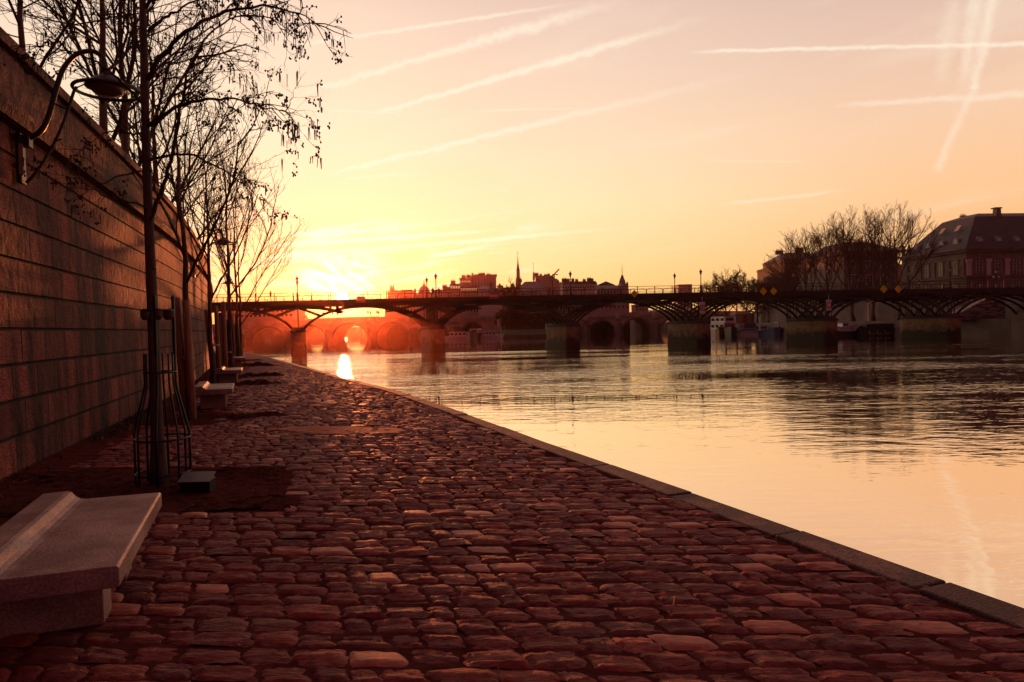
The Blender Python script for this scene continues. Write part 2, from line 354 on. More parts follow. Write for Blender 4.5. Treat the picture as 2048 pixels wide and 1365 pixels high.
# ------------------------------------------------------------------ cobbles (real stones)
TREES = [(-3.79, 7.33), (-6.1, 12.9), (-9.25, 21.0), (-10.4, 25.2), (-13.9, 34.6), (-15.7, 39.5)]
PITS = [((-4.6, 6.1), (-2.05, 6.15), (-2.75, 8.1), (-5.5, 8.1))]
def in_poly(x, y, P):
    c = False; n = len(P)
    for i in range(n):
        x0, y0 = P[i]; x1, y1 = P[(i+1) % n]
        if (y0 > y) != (y1 > y) and x < (x1-x0)*(y-y0)/(y1-y0)+x0: c = not c
    return c
for (tx, ty) in TREES[1:]:
    PITS.append(((tx-.9, ty-.85), (tx+.85, ty-.85), (tx+.2, ty+.95), (tx-1.5, ty+.95)))
rs = np.random.RandomState(5)
def cobbles():
    V = []; Fc = []; R = []; base = 0
    vdir = np.array([-.375, .927]); udir = np.array([1., -.06]); udir /= np.linalg.norm(udir)
    v = 1.6 / .927; 
    while True:
        yc = v * vdir[1]
        if yc > 62: break
        pitch = .182 + .042 * rs.rand() if yc < 30 else .2
        if rs.rand() < .12: pitch += .03
        yr = yc
        x0 = interpX(WALL, yr) - .5; x1 = interpX(EDGE_IN, yr) + .6
        u = x0 - vdir[0]*v + rs.rand() * .2
        vv = v + pitch / 2
        while True:
            L = rs.uniform(.20, .33) if rs.rand() < .85 else rs.uniform(.13, .19)
            cu = u + L/2; u += L
            wob = .018 * math.sin(cu * 1.7 + v * .6) + .012 * math.sin(cu*4.1 + v)
            c = udir * cu + vdir * (vv + wob)
            if cu + vdir[0]*v > x1 + 1.0: break
            x, y = c
            xe = interpX(EDGE_IN, y); xw = interpX(WALL, y)
            if x > xe + .02: continue
            band = (1.45 + .4 * math.sin(y * 1.1) if y < 12 else 1.0 - .02 * min(y - 12, 20)) + rs.uniform(-.12, .12)
            if x < xw + band and not (8.2 < y < 12.0 and x > xw + .7): continue
            if any(in_poly(x, y, P) for P in PITS): continue
            if y > 12.3 and x < xw + 2.0 and rs.rand() < .35: continue
            near = yc < 14
            nu, nv = (9, 7) if yc < 8 else ((7, 5) if near else (5, 4))
            gx, gy = np.meshgrid(np.linspace(-1, 1, nu), np.linspace(-1, 1, nv))
            # rounded, wonky outline
            k = .04 + .26 * rs.rand()
            sx = gx * np.sqrt(1 - k * gy**2 / 2 * .5); sy = gy * np.sqrt(1 - k * gx**2 / 2 * .9)
            gap = rs.uniform(.000, .009)
            hl = L/2 - gap*.6; hp = pitch/2 - gap*.5
            sk = rs.uniform(-.12, .12); tp = rs.uniform(-.12, .12)
            du = sx * hl * (1 + tp * gy) ; dv = sy * hp * (1 + sk * gx) 
            du = du + rs.normal(0, .0055, du.shape); dv = dv + rs.normal(0, .0045, dv.shape)
            rr = np.maximum(abs(gx), abs(gy))
            dome = .003 + .006 * rs.rand()
            worn = rs.rand()
            h = -.004 + rs.normal(0, .004) + dome * (1 - .55*(gx**2 + gy**2)) + rs.normal(0, .045)*dv + rs.normal(0, .02)*du
            if worn < .95:
                ph = rs.uniform(0, 6, 3)
                h = h + .0055 * np.sin(dv * 55 + du * rs.uniform(-14, 14) + ph[0]) + .003*np.sin(dv*95 + du*rs.uniform(-25, 25) + ph[1]) + rs.normal(0, .0012, h.shape)
            h = np.where(rr > .99, h - .013, h)
            du = np.where(rr > .99, du * 1.03, du); 
            px = x + udir[0]*du + vdir[0]*dv; py = y + udir[1]*du + vdir[1]*dv
            V.append(np.stack([px.ravel(), py.ravel(), h.ravel()], 1))
            i = np.arange(nv-1)[:, None]*nu + np.arange(nu-1)[None, :]; i = i.ravel() + base
            Fc.append(np.stack([i, i+1, i+nu+1, i+nu], 1)); R.append(np.full(len(i), worn)); base += nu*nv
        v += pitch
    V = np.concatenate(V); Fc = np.concatenate(Fc); R = np.concatenate(R)
    me = bpy.data.meshes.new('cobblestone_paving')
    me.vertices.add(len(V)); me.vertices.foreach_set('co', V.astype(np.float32).ravel())
    me.loops.add(Fc.size); me.loops.foreach_set('vertex_index', Fc.astype(np.int32).ravel())
    me.polygons.add(len(Fc)); me.polygons.foreach_set('loop_start', (np.arange(len(Fc))*4).astype(np.int32))
    me.update(calc_edges=True)
    me.polygons.foreach_set('use_smooth', np.ones(len(Fc), bool))
    a = me.attributes.new('rnd', 'FLOAT', 'FACE'); a.data.foreach_set('value', R.astype(np.float32))
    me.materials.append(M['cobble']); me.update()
    o = bpy.data.objects.new('cobblestone_paving', me); COL.objects.link(o); o['kind'] = 'structure'
    print('cobble faces', len(Fc))
cobbles()
# beyond the modelled stones: the same paving as one sheet
far0 = [p for p in EDGE_IN if p[1] > 61]
strip('far_paving', [(interpX(WALL, p[1]) + .8, p[1]) for p in far0], far0, -.004, -.004, mat('far_cobbles', (.10, .06, .055), .7, .4, 4, .02, 5))

# sunk soil in the pits and the loose soil heaped round the trees
def mound(name, cx, cy, rx, ry, h, m, n=26, seed=0, rz=0.0):
    r = np.random.RandomState(seed); mb = MB(); ca, sa = math.cos(rz), math.sin(rz)
    for j in range(n):
        for i in range(n):
            a = 2*i/(n-1)-1; b = 2*j/(n-1)-1; d = math.hypot(a, b)
            fz = max(0, 1-d*d); z = -.03 + h * fz * (.55 + .45*math.sin(a*5+seed)*math.cos(b*4+seed*2)) + (r.normal(0, .012) if d < 1 else -.02)
            x = a*rx; y = b*ry; mb.v.append((cx + x*ca - y*sa, cy + x*sa + y*ca, z))
    for j in range(n-1):
        for i in range(n-1): mb.f.append((j*n+i, j*n+i+1, (j+1)*n+i+1, (j+1)*n+i))
    o = mb.build(name, m, smooth=True); o['kind'] = 'structure'; return o
mb = MB()
P0 = PITS[0]; n = 40; r = np.random.RandomState(2)
for j in range(n):
    for i in range(n):
        a, b = i/(n-1), j/(n-1)
        x = (P0[0][0]*(1-a)+P0[1][0]*a)*(1-b) + (P0[3][0]*(1-a)+P0[2][0]*a)*b
        y = (P0[0][1]*(1-a)+P0[1][1]*a)*(1-b) + (P0[3][1]*(1-a)+P0[2][1]*a)*b
        x -= .5*(1-a); mb.v.append((x + .02*r.randn(), y + .02*r.randn(), -.010 + .010*r.randn() + .02*math.sin(a*9)*math.cos(b*7)))
for j in range(n-1):
    for i in range(n-1): mb.f.append((j*n+i, j*n+i+1, (j+1)*n+i+1, (j+1)*n+i))
o = mb.build('tree_pit_soil', M['soil'], smooth=True); o['kind'] = 'structure'
for k, (tx, ty) in enumerate(TREES[1:]):
    mound('soil_heap', tx + .25, ty, 1.25, .95, .13 if k else .09, M['soil'], seed=k+4, rz=.2)
mound('soil_heap', -5.0, 13.1, .8, .45, .12, M['soil'], seed=31)
mound('soil_heap', -8.0, 21.3, .9, .5, .2, M['soil'], seed=32)
mound('soil_heap', -9.3, 25.3, .9, .5, .22, M['soil'], seed=33)
mound('soil_heap', -12.2, 33.0, 1.0, .6, .25, M['soil'], seed=34)
# thin irregular mortar patch, sunlit orange put into its colour
mb = MB()
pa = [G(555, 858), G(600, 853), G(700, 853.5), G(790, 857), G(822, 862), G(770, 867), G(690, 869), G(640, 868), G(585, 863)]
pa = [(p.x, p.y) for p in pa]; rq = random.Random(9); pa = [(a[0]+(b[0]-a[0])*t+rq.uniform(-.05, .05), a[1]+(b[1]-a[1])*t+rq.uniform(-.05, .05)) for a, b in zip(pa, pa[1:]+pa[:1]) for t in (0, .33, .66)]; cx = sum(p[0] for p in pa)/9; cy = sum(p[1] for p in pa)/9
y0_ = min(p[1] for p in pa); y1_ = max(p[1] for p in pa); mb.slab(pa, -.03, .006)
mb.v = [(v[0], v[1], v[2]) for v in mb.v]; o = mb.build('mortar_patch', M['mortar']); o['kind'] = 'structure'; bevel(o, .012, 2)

# ------------------------------------------------------------------ retaining wall
def wall_build():
    root = empty('retaining_wall', (-6, 8, 0), 'tall dark ashlar embankment wall curving along the left side of the quay', 'wall')
    n = len(WALL); S = [0]
    for a, b in zip(WALL, WALL[1:]): S.append(S[-1] + math.dist(a, b))
    def panel(name, off0, z0, off1, z1, vz, m, extra=None):
        """outline of (offset towards river, z) swept along the wall, uv in metres"""
        prof = extra or [(off0, z0), (off1, z1)]
        lines = [offset(WALL, p[0]) for p in prof]
        vs = []; fs = []; k = len(prof)
        for i in range(n):
            for j in range(k): vs.append((lines[j][i][0]+6, lines[j][i][1]-8, prof[j][1]))
        for i in range(n-1):
            for j in range(k-1): fs.append((i*k+j, (i+1)*k+j, (i+1)*k+j+1, i*k+j+1))
        me = bpy.data.meshes.new(name); me.from_pydata(vs, [], fs); uvl = me.uv_layers.new(name='UVMap')
        acc = [0]
        for j in range(1, k): acc.append(acc[-1] + (abs(prof[j][1]-prof[j-1][1]) if name == 'wall_face' else math.dist(prof[j-1], prof[j])))
        idx = [l.vertex_index for l in me.loops]
        dat = []
        for vi in idx: dat += [S[vi // k], prof[0][1] + acc[vi % k]]
        uvl.data.foreach_set('uv', dat)
        me.materials.append(m); me.update(); o = bpy.data.objects.new(name, me); COL.objects.link(o); o.parent = root; LOC[o.name] = LOC[root.name]
        return o
    gp = [(.08, -.2)]
    for k_ in range(1, 10):
        z = .43*k_ - .005; o_ = .08*(1-z/4.2); gp += [(o_, z-.014), (o_-.022, z-.006), (o_-.022, z+.010), (o_, z+.016)]
    panel('wall_face', 0, 0, 0, 0, 0, M['wall'], gp + [(0, 4.215)])
    panel('cornice', 0, 0, 0, 0, 0, M['wallcap'], [(-.02, 4.2), (.13, 4.23), (.15, 4.36), (.10, 4.40), (.10, 4.46), (.0, 4.49)])
    panel('parapet', 0, 0, 0, 0, 0, M['wallcap'], [(0.0, 4.48), (-.02, 5.16), (.05, 5.17), (.06, 5.30), (-.55, 5.31), (-.56, 4.3)])
    return root
m2 = M['wall'].copy(); m2.name = 'parapet_stone'
for nd in m2.node_tree.nodes:
    if nd.bl_idname == 'ShaderNodeTexBrick':
        nd.inputs['Brick Width'].default_value = 1.6; nd.inputs['Row Height'].default_value = 2.0
        nd.inputs['Color1'].default_value = (.075, .028, .026, 1); nd.inputs['Color2'].default_value = (.11, .042, .038, 1)
M['wallcap'] = m2
wall_build()
# upper promenade behind the wall
mb = MB(); wl = offset(WALL, -.5); b = 0
for p in wl: mb.v += [(p[0], p[1], 4.35), (p[0] - 60, p[1] + 8, 4.35)]
for i in range(len(wl)-1): mb.f.append((2*i, 2*i+2, 2*i+3, 2*i+1))
o = mb.build('upper_promenade', M['sand']); o['kind'] = 'structure'

# ------------------------------------------------------------------ benches
def make_bench():
    # local: x across (river side +), y along, near end at y=0
    root = empty('stone_bench', (0, 0, 0), 'x', 'bench', 'pale stone benches along the quay')
    prof = [(-.76, .33), (-.76, .486), (-.745, .496), (-.60, .500), (-.575, .492), (-.545, .455), (-.52, .438), (-.49, .432), (-.012, .428), (0, .416), (0, .322), (-.01, .315), (-.75, .315)]
    mb = MB(); L = 1.72
    mb.sweep([(x, 0, z) for x, z in prof], (0, L, 0)); mb.f = [tuple(reversed(f)) for f in mb.f]
    o = mb.build('seat', M['benchstone'], root); bevel(o, .006, 3, 25)
    for y0 in (.40, 1.12):
        mb = MB(); mb.box((-.40, y0 + .11, .155), (.50, .22, .33)); o = mb.build('leg', M['benchstone'], root); bevel(o, .006, 2)
    return root
bench = make_bench()
BD = .362
bl = [((-2.03, 3.46), 'large pale stone bench slab in the near left corner with a raised back ledge'),
      ((-5.95, 14.45), 'pale stone bench just beyond the second young tree and its soil heap'),
      ((-8.62, 21.7), 'small pale stone bench third from the camera beside the dark soil heaps'),
      ((-12.75, 32.6), 'distant pale stone bench, farthest on the open paving before the row of stakes ends'),
      ((-16.6, 40.0), 'tiny pale stone bench at the foot of the wall behind the thin far trunks')]
for i, ((x, y), lab) in enumerate(bl):
    if i == 0: bench.location = (x, y, 0); bench.rotation_euler = (0, 0, BD); bench['label'] = lab
    else: copy_tree(bench, (x, y, 0), BD + (.0 if i < 3 else .06), lab)

# ------------------------------------------------------------------ utility box, pipe, twigs
c = G(392, 984); root = empty('utility_box', c, 'low dark metal box with a sloping lid beside the caged tree', 'utility box')
mb = MB(); mb.sweep([(c.x-.15, c.y-.02, -.02), (c.x+.15, c.y-.02, -.02), (c.x+.15, c.y-.02, .10), (c.x-.15, c.y-.02, .10)], (-.05, .26, 0)); mb.build('box_body', M['blackp'], root)
mb = MB(); mb.sweep([(c.x-.17, c.y-.05, .10), (c.x+.16, c.y-.05, .10), (c.x+.16, c.y-.05, .112), (c.x-.17, c.y-.05, .112)], (-.06, .30, .045)); bevel(mb.build('lid', mat('lid_metal', (.10, .075, .075), .5, .2, 8, metal=.4), root), .003)
p0 = G(387, 838); mb = MB(); mb.tube([p0 + Vector((0, 0, -.05)), p0 + Vector((-.01, 0, .2)), p0 + Vector((.0, 0, .43))], [.035, .034, .036], 10)
tag(mb.build('watering_pipe', M['pipe'], smooth=True), 'short pale plastic watering pipe standing beside two wooden stakes', 'pipe')
for k, (pts, lab) in enumerate([(([300, 992], [340, 978], [398, 962]), 'thin bent twig lying on the soil against the dark box'),
                               (([0, 1030], [60, 1036], [118, 1028]), 'dark twig on the dirt at the left edge behind the near bench'),
                               (([510, 1018], [525, 1010], [545, 1000]), 'small pale twig on the corner of the tree pit'),
                               (([1343, 1228], [1347, 1219], [1349, 1208]), 'short orange twig standing between cobbles right of centre')]):
    mb = MB(); q = [G(*p) for p in pts]; 
    for j, v in enumerate(q): v.z = .012 + .012 * j
    mb.tube(q, [.006, .005, .003], 5); tag(mb.build('fallen_twig', M['stake'] if k == 3 else M['twig'], smooth=True), lab, 'twig')

r = np.random.RandomState(8); mb = MB()
for k in range(420):
    y = 2.2 + 14*r.rand()**1.4; x0, x1 = interpX(WALL, y) + .2, interpX(EDGE_IN, y); x = x0 + (x1-x0)*r.rand()**1.3; a = r.rand()*6.3; l_ = .006 + .014*r.rand(); z = .006 + .006*r.rand()
    q = [(x+l_*math.cos(a+t)*(1 if j % 2 else .45), y+l_*math.sin(a+t)*(1 if j % 2 else .45), z+.006*r.rand()) for j, t in enumerate((0, 1.57, 3.14, 4.71))]
    mb.v += q; b = len(mb.v)-4; mb.f.append((b, b+1, b+2, b+3))
tag(mb.build('leaf_litter', M['litter']), kind='stuff')
r = np.random.RandomState(12); mb = MB()
for k in range(900):
    y = 10.5 + 5*r.rand() if k < 600 else 3 + 40*r.rand(); x = interpX(WALL, y) + .12 + abs(r.normal(0, .22)); h = .02 + .07*r.rand(); a = r.rand()*6.3; w2 = .006 + .008*r.rand(); lx, ly = r.normal(0, .03, 2)
    b = len(mb.v); mb.v += [(x-w2*math.cos(a), y-w2*math.sin(a), -.01), (x+w2*math.cos(a), y+w2*math.sin(a), -.01), (x+lx, y+ly, h)]; mb.f.append((b, b+1, b+2))
tag(mb.build('weeds', mat('weed_green', (.04, .05, .018), .8, .4, 5)), kind='stuff')
# ------------------------------------------------------------------ trees
def pathY(pts):
    """pts: (px, py, Y)"""
    return [W(*p) for p in pts]
def resample(P, n):
    S = [0]
    for a, b in zip(P, P[1:]): S.append(S[-1] + (b-a).length)
    out = []
    for k in range(n):
        t = S[-1]*k/(n-1); i = 0
        while i < len(P)-2 and S[i+1] < t: i += 1
        u = (t - S[i]) / max(1e-9, S[i+1]-S[i]); out.append(P[i].lerp(P[i+1], min(1, u)))
    return out
def rnd_dir(rng, d, ang):
    a = rng.uniform(0, 2*math.pi); o = d.orthogonal().normalized(); q = d.cross(o)
    return (d * math.cos(ang) + (o*math.cos(a) + q*math.sin(a)) * math.sin(ang)).normalized()

def make_alder():
    rng = random.Random(11)
    base = Vector((-3.79, 7.33, 0))
    root = empty('alder_tree', base, 'slender alder with hanging catkins and small cones inside a dark metal tree guard', 'tree', 'young trees planted along the quay')
    tr = pathY([(319, 972, 7.33), (315, 880, 7.33), (311, 780, 7.33), (306, 640, 7.33), (300, 500, 7.33), (295, 380, 7.33), (291, 250, 7.32), (288, 120, 7.3), (285, 0, 7.3), (284, -120, 7.3), (286, -260, 7.3)])
    tr[0].z = -.05
    mb = MB(); t2 = resample(tr, 26); rad = [.068 - .044*(i/25)**.9 + .003*rng.random() for i in range(26)]; rad[0] = .10; rad[1] = .086
    mb.tube(t2, rad, 10); 
    for i in (9, 13, 15): mb.blob(t2[i] + Vector((.04, -.02, 0)), .03)
    mb.build('trunk', M['bark'], root, smooth=True)
    br = MB(); cones = MB(); cat = MB()
    def deco(p, dens=1.0):
        if rng.random() < .26*dens:
            for _ in range(rng.randint(2, 5)):
                q = p + Vector((rng.gauss(0, .017), rng.gauss(0, .017), rng.gauss(-.006, .017)))
                cones.lathe(q, [(.002, -.012), (.0085, -.006), (.0095, .002), (.006, .010), (.001, .013)], 5)
                br.tube([p, q], [.0034, .0026], 3, False)
        if rng.random() < .13*dens:
            l = rng.uniform(.07, .15); q = p + Vector((rng.gauss(0, .02), rng.gauss(0, .02), 0))
            for _ in range(rng.randint(1, 3)):
                q = q + Vector((rng.gauss(0, .014), rng.gauss(0, .012), 0))
                cat.tube([q, q + Vector((.002, 0, -.02)), q + Vector((rng.gauss(0, .004), 0, -l))], [.0016, .0046, .0028], 4)
    def twig(p, d, L, r, lvl, dens, droop=.0):
        n = 4; pts = [p.copy()]; q = p.copy()
        for k in range(n):
            d = (d + Vector((rng.gauss(0, .16), rng.gauss(0, .16), rng.gauss(0, .13) - droop))).normalized()
            q = q + d * (L/n); pts.append(q.copy())
        br.tube(pts, [r*(1-.16*k) for k in range(n+1)], 3 if lvl > 1 else 4, False)
        if lvl < 3:
            for _ in range(2):
                k = rng.randint(1, n); twig(pts[k], rnd_dir(rng, d, rng.uniform(.5, 1.0)), L*rng.uniform(.4, .65), r*.62, lvl+1, dens, droop)
        if lvl >= 2:
            deco(pts[-1], dens)
            if lvl == 2: deco(pts[2], dens*.6)
    def limb(px, r0, dens=1.0, start=.2, droop=.06, tw=1.0, y=0.0):
        P = pathY([(a, b, 7.3 + y*i/(len(px)-1)) for i, (a, b) in enumerate(px)])
        n = max(8, len(px)*3); Q = resample(P, n)
        for i in range(1, n): Q[i] += Vector((rng.gauss(0, .008), rng.gauss(0, .01), rng.gauss(0, .008)))
        br.tube(Q, [r0*(1-.82*i/(n-1)) for i in range(n)], 6)
        m = int(n*.72*tw)
        for k in range(m):
            t = start + (1-start)*rng.random()**.75; i = min(n-2, int(t*(n-1))); d = (Q[i+1]-Q[i]).normalized()
            twig(Q[i].lerp(Q[i+1], rng.random()), rnd_dir(rng, d, rng.uniform(.5, 1.2)), rng.uniform(.16, .42), r0*.27, 1, dens, droop)
        twig(Q[-1], (Q[-1]-Q[-2]).normalized(), .25, .003, 1, dens, droop)
    limb([(290, 161), (320, 115), (355, 77), (400, 45), (451, 23), (532, 11), (597, 29), (640, 55)], .026, 1.3, .3, .1, 1.2, -.3)
    limb([(297, 64), (320, 42), (345, 26), (393, 0), (430, -20)], .02, 1.1, .2, .08, 1.0, -.4)
    limb([(297, 252), (325, 232), (355, 213), (400, 198), (468, 197), (522, 213), (571, 223)], .022, 1.1, .25, .12, 1.0, -.5)
    limb([(571, 223), (580, 205), (590, 178)], .006, .8, .2, .0, .7, .0)
    limb([(571, 223), (585, 240), (600, 258), (610, 272)], .007, 1.3, .1, .1, 1.0, .0)
    limb([(297, 323), (320, 314), (339, 310), (387, 310), (445, 339), (503, 381), (527, 404)], .017, .9, .25, .1, 1.0, .2)
    limb([(300, 440), (325, 380), (342, 323), (352, 265), (361, 210), (380, 135), (413, 74), (464, 35), (516, 29), (548, 39), (571, 71)], .024, 1.0, .25, .1, 1.0, .3)
    limb([(394, 105), (419, 84), (440, 95), (458, 113), (478, 140), (490, 155)], .010, 1.3, .2, .12, 1.0, .3)
    limb([(290, 129), (280, 100), (262, 70), (245, 45), (226, 16), (210, -25)], .018, 1.0, .2, .02, 1.0, .3)
    limb([(288, 212), (272, 195), (258, 178), (225, 150), (190, 120), (139, 103), (97, 94), (50, 92)], .017, 1.0, .3, .08, 1.1, -.6)
    limb([(292, 268), (260, 266), (226, 265), (200, 268), (170, 295), (140, 320)], .012, .9, .2, .1, 1.1, -.3)
    limb([(294, 345), (260, 345), (225, 360), (180, 380), (150, 375)], .011, .7, .2, .1, .9, .2)
    limb([(296, 420), (270, 405), (220, 400), (160, 360), (112, 348)], .010, .7, .2, .1, .9, -.3)
    limb([(289, 60), (300, 20), (330, -20), (360, -60)], .014, 1.0, .1, .0, .9, .3)
    limb([(288, 110), (265, 60), (240, 30), (150, 30), (110, 60)], .012, 1.1, .2, .1, 1.1, .4)
    limb([(290, 190), (330, 160), (380, 150), (420, 175), (440, 215)], .011, 1.0, .2, .12, 1.0, .6)
    limb([(291, 235), (310, 215), (340, 195), (350, 150), (380, 100)], .010, .9, .2, .05, 1.0, .8)
    limb([(288, 20), (310, -20), (420, -40), (520, -30), (560, 5), (575, 45)], .014, 1.2, .3, .1, 1.2, -.2)
    c = br.build('crown', M['twig'], root)
    cones.build('cones', M['twig'], c)['kind'] = 'stuff'; cat.build('catkins', M['catkin'], c)['kind'] = 'stuff'
    return root
make_alder()

def grow(mb, rng, p, d, L, r, lvl, cfg):
    n = cfg['seg']; pts = [p.copy()]; q = p.copy(); dirs = []
    for k in range(n):
        d = (d + Vector((rng.gauss(0, cfg['wob']), rng.gauss(0, cfg['wob']), rng.gauss(0, cfg['wob']*.7) + cfg['up'][lvl]))).normalized()
        q = q + d * (L/n); pts.append(q.copy()); dirs.append(d.copy())
    rend = max(cfg['rmin'], r*.45)
    mb.tube(pts, [r + (rend - r)*k/n for k in range(n+1)], cfg['sides'][lvl], False)
    if lvl >= cfg['levels']: return
    nc = cfg['kids'][lvl]
    for j in range(nc):
        t = cfg['t0'] + (1-cfg['t0'])*(j + rng.random())/nc; i = min(n-1, int(t*n)); f = t*n - i
        c = pts[i].lerp(pts[i+1], f)
        grow(mb, rng, c, rnd_dir(rng, dirs[i], cfg['ang'][lvl]*rng.uniform(.7, 1.25)), L*cfg['ratio'][lvl]*rng.uniform(.7, 1.2)*(1.15-.45*t), max(cfg['rmin'], r*.5), lvl+1, cfg)

def make_tree(name, label, group, base, h, tr, th, cfg, seed, tm, cm, lean=(0, 0), cr=None, nmain=9, mainL=.55, mang=.55):
    rng = random.Random(seed)
    root = empty(name, base, label, 'tree', group)
    B = Vector(base); n = 9; pts = []
    for k in range(n+1):
        t = k/n; pts.append(B + Vector((lean[0]*t + rng.gauss(0, tr*.25)*(k > 0), lean[1]*t + rng.gauss(0, tr*.25)*(k > 0), -.08 + h*.82*t)))
    mb = MB(); rad = [tr*(1-.78*(k/n)) for k in range(n+1)]; rad[0] *= 1.25
    mb.tube(pts, rad, 8); mb.build('trunk', tm, root, smooth=True)
    cb = MB()
    for j in range(nmain):
        t = th + (.98-th)*(j+rng.random()*.6)/nmain; i = min(n-1, int(t*n)); p = pts[i].lerp(pts[i+1], t*n-i)
        a = j*2.4 + rng.uniform(-.4, .4); ang = mang*rng.uniform(.75, 1.25)
        d = Vector((math.cos(a)*math.sin(ang), math.sin(a)*math.sin(ang), math.cos(ang)))
        grow(cb, rng, p, d, h*mainL*(1.15-.6*(t-th)/(1-th)), tr*(1-.78*t)*.55, 1, cfg)
    grow(cb, rng, pts[-1], Vector((0, 0, 1)), h*.25, tr*.2, 2, cfg)
    cb.build('crown', cm, root)
    return root
YC = dict(levels=4, seg=5, wob=.09, up=[0, .10, .10, .06, .04], kids=[0, 5, 4, 2, 0], ang=[0, .5, .55, .55, .6], ratio=[0, .5, .55, .6, .5], t0=.2, rmin=.0035, sides=[6, 5, 4, 3, 3])
young = [((-6.1, 12.9), 6.7, .085, 'young bare tree tied between two thick wooden stakes near the second bench', .42, 8, (-.12, 0)),
         ((-9.25, 21.0), 8.0, .085, 'young bare tree between stakes with a pale strap, third along the quay', .40, 10, (.0, 0)),
         ((-10.4, 25.2), 8.8, .10, 'dark trunked bare tree with spreading upswept twigs, fourth along the quay', .38, 12, (.0, 0)),
         ((-13.9, 34.6), 9.6, .09, 'thin bare tree whose long arching branches reach out over the footbridge end', .28, 12, (.0, 0)),
         ((-15.7, 39.5), 8.5, .09, 'farthest thin bare tree in the quay row, almost against the wall', .3, 11, (0, 0))]
for i, ((x, y), h, tr, lab, th, nm, ln) in enumerate(young):
    c2 = dict(YC); c2['rmin'] = .0022 + .00011*y
    make_tree('young_tree', lab, 'young trees planted along the quay', (x, y, 0), h, tr, th, c2, 40+i, M['bark'], M['twig'], lean=ln, nmain=max(6, int(nm*.72)), mainL=.40 if i < 3 else .48, mang=.62)

# big plane trees on the promenade above the wall
PC = dict(levels=4, seg=5, wob=.11, up=[0, .03, .04, .03, .02], kids=[0, 7, 5, 3, 0], ang=[0, .6, .7, .7, .7], ratio=[0, .52, .55, .6, .5], t0=.15, rmin=.008, sides=[6, 5, 4, 3, 3])
for i, (px, Y, h, tr, lab) in enumerate([
        (225, 21.5, 13.0, .17, 'large bare tree behind the wall, its trunk rising just right of the near wall lamp'),
        (262, 25.5, 13.5, .19, 'large bare tree behind the wall crossing behind the near alder trunk'),
        (70, 12.5, 8.6, .07, 'bare tree behind the wall top at the upper left, with open forked branches'),
        (322, 34, 12.5, .2, 'bare dense tree above the wall between the alder and the second young tree'),
        (368, 46, 12, .2, 'far bare tree above the wall behind the second wall lamp')]):
    X = (px-1024)/F*Y; c2 = dict(PC); c2['rmin'] = .0024 + .00014*Y
    if i == 2: c2['kids'] = [0, 7, 4, 3, 0]
    make_tree('plane_tree', lab, 'bare trees on the promenade above the wall', (X, Y, 4.35), h, tr, .22, c2, 70+i, M['bark2'], M['twig'], nmain=8, mainL=.42, mang=.7)

# wooden stakes
def stake(x, y, lean, h, r, lab):
    mb = MB(); pts = [Vector((x, y, -.1)), Vector((x + lean[0]*.5, y + lean[1]*.5, h*.5)), Vector((x + lean[0], y + lean[1], h))]
    mb.tube(pts, [r*1.05, r, r*.93], 10); o = mb.build('wooden_stake', M['stake'], smooth=False)
    me = o.data
    for p in me.polygons: p.use_smooth = len(p.vertices) == 4
    tag(o, lab, 'stake', 'wooden stakes holding the young trees'); return o
def stakepx(x0, y0, x1, y1, r, lab):
    b = G(x0, y0); t = W(x1, y1, b.y); stake(b.x, b.y, (t.x-b.x, 0), t.z, r, lab)
stakepx(373, 838, 352, 596, .075, 'thick pale wooden stake leaning left of the second young tree')
stakepx(385, 840, 372, 600, .07, 'thick wooden stake right of the second young tree with a white strap')
stakepx(428, 765, 413, 620, .075, 'leaning stake left of the third young tree')
stakepx(439, 768, 432, 612, .07, 'stake right of the third young tree, close to its trunk')
stakepx(452, 757, 446, 604, .085, 'stout stake beside the dark fourth tree')
stakepx(443, 742, 441, 625, .08, 'stake behind the third young tree near the wall')
stakepx(468, 729, 464, 628, .08, 'left stake of the far group of stakes beside the third bench')
stakepx(473, 727, 470, 648, .08, 'middle stake of the far group of stakes beside the third bench')
stakepx(478, 729, 475, 648, .08, 'right stake of the far group, next to the thin far trunk')
stakepx(459, 733, 456, 640, .09, 'stake standing left behind the far group of stakes')
for (px, py, Y, w, lab) in [(376, 716, 12.85, .20, 'white strap tied round the second young tree'), (431, 691, 20.9, .26, 'pale strap tied round the third young tree'),
                            (456, 705, 25.1, .25, 'bluish strap tied round the fourth tree')]:
    c = W(px, py, Y); mb = MB(); mb.lathe((c.x, c.y, c.z-.025), [(w/2, 0), (w/2+.008, .025), (w/2, .05)], 14, 1, .7)
    tag(mb.build('tree_strap', M['strap'], smooth=True), lab, 'strap', 'straps tying the young trees')

